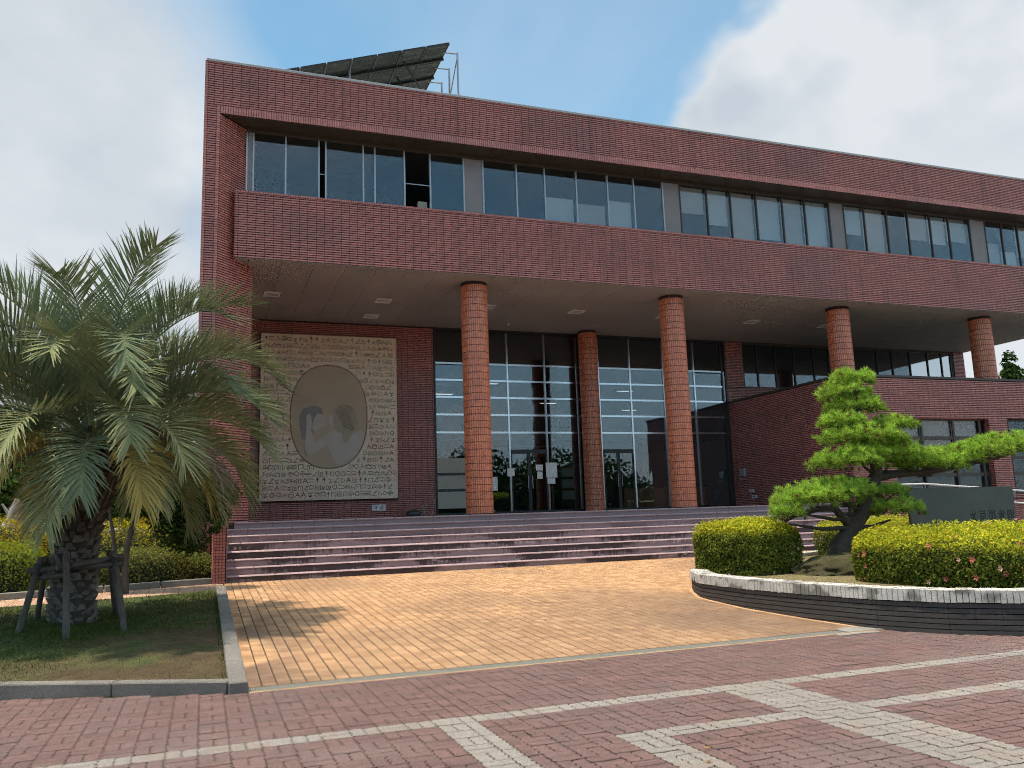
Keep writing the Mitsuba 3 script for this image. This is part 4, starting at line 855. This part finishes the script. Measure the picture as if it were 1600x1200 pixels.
tp = [(13.47, .50), (13.62, .78), (13.89, 1.05), (14.22, 1.45), (14.52, 1.90), (14.78, 2.30), (14.74, 2.75), (14.6, 3.2), (14.45, 3.7), (14.48, 4.2), (14.55, 4.55)]
def PW(x, z, dy=0.): return np.array([x*k_, PY + dy, EYE + (z-EYE)*k_])
tpts = np.array([PW(*q) for q in tp]); tpts[0, 2] = ZP-.1
tt = np.linspace(0, len(tpts)-1, 40); tc = np.stack([np.interp(tt, range(len(tpts)), tpts[:, i]) for i in range(3)], 1)
tc += np.c_[meshkit.noise(np.c_[tt*1.3, tt*0, tt*0])-.5, meshkit.noise(np.c_[tt*1.1, tt*0+5, tt*0])-.5, tt*0]*.08
rad = np.interp(tt, [0, 1, 2, 4, 6, 10], [.27, .185, .16, .145, .10, .03])
v, f = tube(tc, rad, 14); v += (meshkit.fbm(v*9, 3)[:, None]-.5)*.05; put('trunk', (v, f), 'pine_bark', pn, smooth=True)
r5 = np.random.default_rng(5)
for i, (x, z, rx, rz) in enumerate(pads):
    dy = r5.uniform(-.35, .35) if i < 9 else r5.uniform(-.15, .15)
    c = PW(x, z, dy); rx *= k_*1.06; rz *= k_*1.38; ry = rx*.85 if rx < .75 else .62
    j = int(np.argmin(np.abs(tc[:,2] - (c[2]-rz*.9)) + .35*np.abs(tc[:,0]-c[0])*0)); s0 = tc[min(j, 38)]
    if i in range(10, 16): s0 = PW(15.1 + (i-10)*.62, 2.42 + .06*(i-10))
    e0 = c - [0, 0, rz*.55]; mid = (s0+e0)/2 + [0, 0, -.06]
    bp = np.array([s0, mid, e0]); u = np.linspace(0, 2, 9); bp = np.stack([np.interp(u, range(3), bp[:, q]) for q in range(3)], 1)
    put('branch', tube(bp, np.linspace(.055, .02, 9), 7), 'pine_bark', pn, smooth=True)
    nt = int(250*(rx*ry/.35)**.8) + 45
    d = r5.normal(0, 1, (nt, 3)); d /= np.linalg.norm(d, axis=1, keepdims=True); d[:,2] = np.where(d[:,2] < -.25, -d[:,2]*.6, d[:,2])
    lump = .78 + .5*meshkit.fbm(d*2.2 + i*3.3, 3)
    rr = np.where(r5.random(nt) < .75, r5.uniform(.86, 1.05, nt), r5.uniform(.35, .85, nt))*lump
    P = c + d*np.array([rx, ry, rz])*rr[:, None]; G = d*np.array([.75, .75, .9]) + [0, 0, .75]; G /= np.linalg.norm(G, axis=1, keepdims=True)
    NN = 26; sp_ = r5.normal(0, .62, (nt, NN, 3)); D = G[:, None] + sp_; D /= np.linalg.norm(D, axis=2, keepdims=True)
    L = r5.uniform(.075, .135, (nt, NN, 1)); W = np.cross(D, r5.normal(0, 1, (nt, NN, 3))); W /= np.linalg.norm(W, axis=2, keepdims=True) + 1e-9
    B0 = np.repeat(P[:, None], NN, 1); V = np.stack([B0 - W*.0065, B0 + W*.0065, B0 + D*L], 2).reshape(-1, 3)
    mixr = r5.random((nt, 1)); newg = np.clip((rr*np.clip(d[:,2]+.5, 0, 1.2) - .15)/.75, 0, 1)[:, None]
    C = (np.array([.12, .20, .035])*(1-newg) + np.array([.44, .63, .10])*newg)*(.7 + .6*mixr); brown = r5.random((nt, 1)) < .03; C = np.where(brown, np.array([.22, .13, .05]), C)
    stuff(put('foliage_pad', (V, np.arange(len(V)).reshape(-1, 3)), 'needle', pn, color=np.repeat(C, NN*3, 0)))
put('long_branch', tube(np.array([PW(14.85, 2.3), PW(15.4, 2.38), PW(16.3, 2.40), PW(17.3, 2.52), PW(18.3, 2.68), PW(19.4, 2.9)]), np.linspace(.085, .03, 6), 8), 'pine_bark', pn, smooth=True)
put('low_branch', tube(np.array([PW(13.95, 1.1), PW(13.5, 1.62), PW(13.0, 1.62), PW(12.4, 1.5), PW(12.1, 1.38)]), np.linspace(.085, .03, 5), 8), 'pine_bark', pn, smooth=True)
md = thing('moss_mound', 'low dark mossy mound with pale bare roots at the foot of the pine', 'mound')
s = trimesh.creation.icosphere(4); w = s.vertices*np.array([1.0, .85, .34]); w[:,2] = np.maximum(w[:,2], -.05); w = w*(1+.35*(meshkit.fbm(s.vertices*4, 4)[:, None]-.5)); put('earth', (w + [11.15, 12.65, ZP-.1], s.faces), 'moss_mound', md, smooth=True)
for P in ([(10.9, 11.95, ZP+.24), (10.95, 11.8, ZP+.1), (11.1, 11.65, ZP-.08)], [(11.4, 11.95, ZP+.2), (11.5, 11.8, ZP+.02), (11.65, 11.7, ZP-.09)], [(11.15, 11.86, ZP+.16), (11.2, 11.72, ZP-.02), (11.18, 11.6, ZP-.09)]):
    put('root', tube(P, [.02, .017, .012], 6), 'dead_wood', md, smooth=True)

# stone name slab
sg = thing('name_stone', 'dark green stone slab carved with characters behind the flowering hedge', 'stone sign')
SY = 13.0; sx0, sx1 = 13.17, 16.02
put('slab', cbox(sx0, sx1, SY, SY+.07, ZP-.12, 1.96, .008), 'green_stone', sg)
s = []
for q, K in enumerate((K_mizu, K_to, K_zu, K_book, K_kan)):
    for p in K: s += stroke([(14.72 + q*.262 + a*.19, 1.235 + b*.24) for a, b in p], .020, SY-.0005, .002)
put('lettering', cat(s), 'carved', sg)

# ------------------------------------------------------------------ palm
pm = thing('palm_tree', 'big jelly palm with arching grey green fronds and yellowing lower ones', 'tree')
pc = np.array([-1.86, 14.62]); 
zz = np.linspace(.12, 3.25, 40); lean = np.interp(zz, [.1, 1.7, 3.3], [0, .02, .22])
rr = np.interp(zz, [.1, .3, 1.2, 1.6, 2.0, 2.7, 3.25], [.36, .32, .30, .30, .36, .42, .22])
v, f = tube(np.c_[pc[0]+lean, np.full(40, pc[1]), zz], rr, 24); v[:, :2] += (meshkit.fbm(v*7, 3)[:, None]-.5)*.07; put('trunk', (v, f), 'palm_bark', pm, smooth=True)
r6 = np.random.default_rng(66)
for i in range(290):
    z = .26 + i*.0092; a = i*2.399; R0 = np.interp(z, [.1, .3, 1.2, 1.6, 2.0, 2.7, 3.0], [.355, .315, .295, .295, .355, .415, .33]); up = np.interp(z, [0, 1.5, 2.2, 3], [.07, .10, .24, .34])*r6.uniform(.6, 1.4); out = np.interp(z, [0, 1.3, 2.2, 3], [.05, .055, .13, .20])*r6.uniform(.6, 1.4)
    w = np.interp(z, [0, 1.3, 1.9, 3], [.085, .085, .06, .055])*r6.uniform(.7, 1.2); d = np.array([math.cos(a), math.sin(a), 0]); s = np.array([-math.sin(a), math.cos(a), 0]); o = np.array([pc[0]+np.interp(z, [.1, 1.7, 3.3], [0, .02, .22]), pc[1], z + r6.uniform(-.03, .03)]) + d*(R0-.03)
    V = [o - s*w, o + s*w, o + s*w*.8 + d*.05, o - s*w*.8 + d*.05]; tpq = o + d*(out+.02) + [0, 0, up]
    V += [tpq - s*w*(kt:=r6.uniform(.3, .75)) - d*.02, tpq + s*w*kt*.8 - d*.02, tpq + s*w*kt*.6 + d*.02, tpq - s*w*kt*.7 + d*.02]
    put('leaf_base', (np.array(V), CF), 'palm_boot', pm)
apex = np.array([pc[0]+.22, pc[1], 3.05])
def frond(az, e0, bend, L, mat, grav=.12, dens=60, ll=.62, twist=0.):
    n = 26; s = np.linspace(0, 1, n); el = np.radians(e0 - bend*(.45*s + .55*s**2.2)); d = np.array([math.cos(az), math.sin(az)])
    t = np.c_[np.cos(el)[:, None]*d, np.sin(el)]; P = apex + d.tolist().__add__([0])*np.array([.14, .14, 0]) + np.vstack([[0, 0, 0], np.cumsum(t[:-1]*L/(n-1), 0)])
    side = np.array([-d[1], d[0], 0]); up = np.cross(side, t)*-1; up = np.cross(t, side)*1.0
    up = np.where(up[:, 2:3] < 0, up, up); 
    upn = np.cross(side, t); upn *= np.sign(np.sum(upn*np.array([0, 0, 1]) , 1, keepdims=True) + 1e-6) if False else 1
    rn = np.stack([-np.sin(el)[:]*d[0], -np.sin(el)*d[1], np.cos(el)], 1)      # rachis normal on its upper side
    ms = [tube(P, np.interp(s, [0, .2, 1], [.030, .020, .004]), 5)]
    q = np.repeat(np.linspace(.20, .995, dens), 2) + r6.uniform(-.004, .004, 2*dens); sg = np.tile([1, -1], dens)
    bp = np.stack([np.interp(q, s, P[:, i]) for i in range(3)], 1); tq = np.stack([np.interp(q, s, t[:, i]) for i in range(3)], 1); nq = np.stack([np.interp(q, s, rn[:, i]) for i in range(3)], 1)
    a = np.radians(np.interp(q, [.2, .6, 1], [64, 52, 26]) + r6.normal(0, 4, len(q))); vv = np.radians(np.interp(q, [.2, 1], [42, 28]) + r6.normal(0, 7, len(q)))
    lat = sg[:, None]*side*np.cos(vv)[:, None] + nq*np.sin(vv)[:, None]
    D = tq*np.cos(a)[:, None] + lat*np.sin(a)[:, None]; D /= np.linalg.norm(D, axis=1, keepdims=True)
    ln = ll*np.interp(q, [.2, .32, .6, .85, 1], [.55, .92, 1.0, .82, .58])*r6.uniform(.85, 1.12, len(q))
    g = grav*r6.uniform(.6, 1.5, len(q)); pts = [bp]; cur = bp; dd = D.copy()
    for kq in range(3):
        cur = cur + dd*(ln/3)[:, None]; pts.append(cur); dd = dd + np.c_[r6.normal(0, .03, len(q)), r6.normal(0, .03, len(q)), -g]; dd /= np.linalg.norm(dd, axis=1, keepdims=True)
    wv = np.cross(D, tq*.3 + lat*0 + nq); wv /= np.linalg.norm(wv, axis=1, keepdims=True)+1e-9
    ww = [.007, .0135, .0095, .0012]; V = np.stack([p_ + s_*w_*wv for p_, w_ in zip(pts, ww) for s_ in (1, -1)], 1).reshape(-1, 3)
    F = [];
    for kq in range(3): o = 2*kq; F += [[o, o+1, o+3], [o, o+3, o+2]]
    F = (np.array(F)[None] + 8*np.arange(len(q))[:, None, None]).reshape(-1, 3)
    return cat([ms[0], (V, F)])
def fr_(az, e0, bend, L, mat, **kw):
    k = put('frond', frond(math.radians(az), e0, bend, L, mat, **kw), mat, pm)
    if mat == 'frond_yellow': label(k, 'yellowing lower frond')
    if mat == 'frond_dead': label(k, 'dead brown frond hanging down')
for i in range(18): fr_(i*137.5 + 20, 88 - i*1.6 + r6.uniform(-3, 3), 76 + i*3.6, 3.5 + r6.uniform(-.2, .2), 'frond_green', grav=.02, dens=104, ll=.84)
for i in range(17): fr_(i*137.5 + 75, 64 - i*1.5 + r6.uniform(-4, 4), 104 + r6.uniform(-8, 12), 3.2 + r6.uniform(-.2, .2), 'frond_green' if i % 2 else 'frond_olive', grav=.05, dens=104, ll=.80)
for i in range(16): fr_(i*137.5 + 10, 36 - i*1.6 + r6.uniform(-4, 4), 92 + r6.uniform(-8, 14), 2.75 + r6.uniform(-.2, .2), 'frond_olive' if i % 3 else 'frond_green', grav=.13, dens=94, ll=.76)
for i in range(14): fr_(i*137.5 + 50, 12 - i*1.6 + r6.uniform(-5, 5), 74 + r6.uniform(-6, 12), 2.4 + r6.uniform(-.2, .2), 'frond_yellow' if i in (1, 4, 7, 11) else ('frond_dead' if i in (2, 6) else 'frond_olive'), grav=.30, dens=76, ll=.70)
for az, m in ((-20, 'frond_yellow'), (-55, 'frond_olive'), (-95, 'frond_olive'), (-140, 'frond_yellow')): fr_(az, -2, 78, 2.1, m, grav=.4, dens=54)

sk = thing('palm_support', 'weathered round timber props tied around the palm trunk', 'support')
def log(a, b, r0, nm='post'):
    P = np.linspace(a, b, 8); v, f = tube(P, r0*np.linspace(1.05, .95, 8), 10); v += (meshkit.noise(v*14)[:, None]-.5)*.012; put(nm, (v, f), 'post_wood', sk, smooth=40)
log((-2.50, 14.02, .05), (-2.26, 14.28, 1.32), .046); log((-1.73, 13.22, .05), (-1.88, 13.98, 1.36), .047); log((-1.02, 13.70, .05), (-1.27, 14.20, 1.36), .046); log((-1.30, 15.6, .1), (-1.42, 15.05, 1.35), .045); log((-2.5, 15.6, .1), (-2.3, 15.05, 1.3), .045)
log((-2.42, 14.20, 1.13), (-1.12, 14.10, 1.17), .042, 'rail'); log((-2.0, 13.93, 1.16), (-1.14, 14.26, 1.28), .045, 'rail'); log((-2.36, 14.34, 1.02), (-1.75, 13.93, 1.05), .04, 'rail'); log((-2.4, 15.1, 1.16), (-1.2, 15.1, 1.18), .04, 'rail'); log((-1.25, 14.1, 1.06), (-1.40, 15.15, 1.1), .04, 'rail'); log((-2.3, 14.2, 1.2), (-2.3, 15.15, 1.2), .04, 'rail')
for x, y, z in ((-2.27, 14.2, 1.14), (-1.87, 13.93, 1.18), (-1.25, 14.13, 1.2)):
    put('rope_tie', tube([(x-.02, y, z-.07), (x, y, z), (x+.02, y, z+.07)], .062, 10), 'black_rubber', sk, smooth=40)

# ------------------------------------------------------------------ tree, shrubs and distance on the left
def leafy(name, text, base, trunk_pts, tr_r, blobs, nleaf, size, cols, seed, cat_='tree', group=None, bark='bark_grey'):
    r = np.random.default_rng(seed); t = thing(name, text, cat_, group)
    for q, (P, R0) in enumerate(zip(trunk_pts, tr_r)):
        P = np.asarray(P, float); u = np.linspace(0, len(P)-1, 12); C = np.stack([np.interp(u, range(len(P)), P[:, i]) for i in range(3)], 1); v, f = tube(C, np.linspace(R0, R0*.5, 12), 9)
        put('trunk' if q == 0 else 'limb', (v + (meshkit.noise(v*8)[:, None]-.5)*R0*.3, f), bark, t, smooth=True)
    PP, GG, CC = [], [], []; tot = sum(b[3]*b[4]*b[5] for b in blobs)**.0*sum((b[3]*b[5])**.8 for b in blobs)
    for bi, b in enumerate(blobs):
        n = int(nleaf*(b[3]*b[5])**.8/tot); d = r.normal(0, 1, (n, 3)); d /= np.linalg.norm(d, axis=1, keepdims=True); q = r.random(n)**.45*(.7 + .6*meshkit.fbm(d*2.3 + bi*7 + seed, 3))
        P = np.array(b[:3]) + d*q[:, None]*np.array(b[3:6]); keep = meshkit.fbm(P*(1.6/max(.4, min(b[3], 3))) + seed, 3) > .40; P, d = P[keep], d[keep]
        PP.append(P); GG.append(d); m = r.random((len(P), 1)); lum = .65 + .7*meshkit.fbm(P*(1.3/max(.4, min(b[3], 3))) + 3*seed, 3)[:, None]; CC.append((np.array(cols[0])*(1-m) + np.array(cols[1])*m)*lum)
    P, G, C = np.vstack(PP), np.vstack(GG), np.vstack(CC); V, F = leaves(P, G + [0, 0, .4], size, r, .55)
    stuff(put('crown', (V, F), 'leaf', t, color=np.repeat(C, 4, 0))); return t
DG = ((.022, .048, .014), (.065, .105, .030))
leafy('broadleaf_tree', 'small dark evergreen tree with twin trunks behind the palm', None,
      [[(-1.50, 19.45, .3), (-1.52, 19.5, 1.2), (-1.3, 19.6, 2.4), (-1.0, 19.7, 3.2)], [(-1.66, 19.4, .3), (-1.72, 19.5, 1.2), (-1.9, 19.6, 2.3)], [(-1.3, 19.6, 2.3), (-.6, 19.5, 2.5), (.1, 19.4, 2.4)]], [.075, .06, .035],
      [(-.95, 19.7, 3.0, .9, .8, .7), (-.35, 19.5, 2.5, .8, .7, .6), (.25, 19.4, 2.45, .55, .5, .45), (-.55, 19.4, 1.75, .6, .5, .5), (-.25, 19.35, 1.45, .45, .4, .4), (.12, 19.4, 1.95, .45, .45, .45), (-1.7, 19.8, 3.1, .8, .7, .7), (-1.35, 19.6, 2.3, .45, .5, .45), (-.75, 19.5, 2.15, .5, .5, .45)], 15000, .095, DG, 41)
YT = ((.32, .30, .018), (.58, .50, .035)); OT = ((.26, .15, .012), (.38, .26, .02))
def shrub(text, c, half, z0, z1, n, seed, top, side, name='azalea_shrub'):
    return hedge_thing(text, c, half, 0, z0, z1, n, 0, seed, name, top, side, 2.3, .06)
GS = ((.12, .13, .025), (.26, .26, .05))
shrub('large golden azalea mound at the left edge beyond the path', (-5.6, 25.6), (2.3, 1.5), .4, 2.05, 16000, 51, ((.34, .31, .018), (.60, .50, .035)), ((.26, .19, .015), (.44, .32, .03)))
shrub('low bright green mound left of the palm trunk', (-4.3, 22.6), (.95, .7), .4, 1.42, 7000, 52, ((.26, .34, .025), (.42, .48, .05)), ((.16, .20, .03), (.28, .32, .05)))
shrub('brownish clipped shrub below the golden mound', (-5.7, 23.6), (1.4, .8), .4, 1.45, 7000, 53, ((.09, .075, .03), (.16, .13, .05)), ((.06, .05, .025), (.11, .09, .04)))
shrub('golden shrub seen behind the small dark tree', (-1.9, 25.2), (2.0, 1.2), .4, 1.85, 12000, 54, YT, GS)
shrub('grey green shrub just beyond the path kerb', (-1.3, 22.1), (1.25, .65), .4, 1.22, 9000, 55, ((.17, .20, .05), (.32, .34, .09)), ((.10, .11, .035), (.22, .23, .07)))
shrub('soft green shrub beside the brick cheek wall', (-.35, 22.3), (.75, .6), .4, 1.05, 6000, 56, ((.17, .21, .05), (.30, .34, .09)), ((.10, .12, .035), (.21, .24, .07)))
shrub('tall golden shrub nearest the building corner', (-.9, 26.5), (1.3, 1.0), .4, 2.2, 8000, 57, OT, GS)
MG = ((.03, .07, .015), (.10, .17, .04))
for i, (x, y, h, w, tx) in enumerate(((-9.6, 46, 6.5, 3.0, 'green tree far behind the palm at the left edge'), (-14.5, 52, 8.0, 3.8, 'tall far tree beyond the left edge of the photo'), (-6.2, 58, 7.0, 3.0, 'distant tree showing through the palm fronds'), (-3.0, 66, 6.0, 3.0, 'distant low tree beside the building corner'))):
    leafy('background_tree', tx, None, [[(x, y, .3), (x+.1, y, h*.5)]], [.22], [(x, y, h*.62, w, w, h*.36), (x-w*.5, y-.5, h*.5, w*.6, w*.6, h*.26), (x+w*.5, y-.3, h*.52, w*.6, w*.6, h*.28), (x+.2*w, y, h*.85, w*.5, w*.5, h*.2)], 9000, .30, MG, 60+i)
leafy('conifer', 'dark pointed conifer far beyond the right end of the building', None, [[(75.8, 60, 0), (75.8, 60, 14)]], [.3], [(75.8, 60, 15.2, .8, .8, 1.3), (75.8, 60, 13.6, 1.5, 1.4, 1.5), (75.8, 60, 11.5, 2.3, 2, 1.8), (75.8, 60, 9, 3, 2.5, 2.2)], 5000, .45, DG, 71)
leafy('background_tree', 'rounded dark tree beside the far conifer at the right edge', None, [[(78.5, 60, 0), (78.5, 60, 10)]], [.3], [(78.6, 60, 12.2, 2.2, 2, 1.8), (77.6, 60, 10.5, 2, 2, 2.2), (80.5, 60, 11, 2.5, 2.5, 3)], 6000, .45, DG, 72)
# trees across the forecourt, behind the camera: only their reflections show in the glass
for i, (x, y, h, w) in enumerate(((-14, -42, 11, 6), (-4, -46, 12, 6), (6, -42, 10.5, 6), (15, -46, 12, 6), (24, -42, 10, 5.5), (33, -44, 11.5, 6), (43, -42, 11, 6), (53, -46, 10, 6))):
    leafy('reflected_tree', 'dark tree seen only as a reflection in the entrance glass', None, [[(x, y, 0), (x, y, h*.6)]], [.25], [(x, y, h*.58, w, w*.7, h*.42), (x+w*.6, y, h*.38, w*.7, w*.6, h*.36), (x-w*.6, y, h*.36, w*.7, w*.6, h*.34)], 5000, .8, DG, 80+i, group='trees mirrored in the glass')
ds = thing('dead_stump', 'pale dead tree stump with broken branches at the far left', 'stump')
v, f = tube([(-6.0, 32, .4), (-6.05, 32, 1.6), (-5.85, 32, 2.5), (-5.9, 32, 2.85)], [.34, .30, .22, .08], 10); put('trunk', (v + (meshkit.fbm(v*4, 3)[:, None]-.5)*.2, f), 'dead_wood', ds, smooth=True)
for P in ([(-6.0, 32, 2.2), (-5.6, 32, 2.05), (-5.35, 32, 2.1)], [(-6.05, 32, 2.3), (-6.3, 32, 2.7)]): put('branch', tube(P, np.linspace(.08, .03, len(P)), 6), 'dead_wood', ds)
ca = thing('parked_car', 'white car partly cut off by the left edge', 'car')
cxy = np.array([-8.9, 38.0]); cz = .42
prof = Polygon([(-2.1, .35), (2.1, .35), (2.15, .8), (1.95, 1.0), (1.1, 1.08), (.5, 1.62), (-1.3, 1.70), (-1.95, 1.15), (-2.15, 1.05)])
def side(poly, w): v, f = prism(poly, -w/2, w/2); return np.stack([v[:,0]+cxy[0], v[:,2]+cxy[1], v[:,1]+cz], 1), f[:, ::-1]
put('body', side(prof, 1.68), 'car_white', ca, smooth=30)
put('side_window', side(Polygon([(.85, 1.1), (.42, 1.52), (-1.2, 1.58), (-1.6, 1.15)]), 1.70), 'car_glass', ca)
for x in (-1.35, 1.35):
    w = put('wheel', xf(tube([(x, -.87, .32), (x, .87, .32)], .32, 20), None, (cxy[0], cxy[1], cz)), 'black_rubber', ca, smooth=40)
    put('rim', xf(tube([(x, -.885, .32), (x, .885, .32)], .2, 14), None, (cxy[0], cxy[1], cz)), 'aluminium', w)
for s_ in (-.6, .6): put('headlight', xf(box(2.0, 2.16, s_-.2, s_+.2, .72, .88), None, (cxy[0], cxy[1], cz)), 'paper', ca)
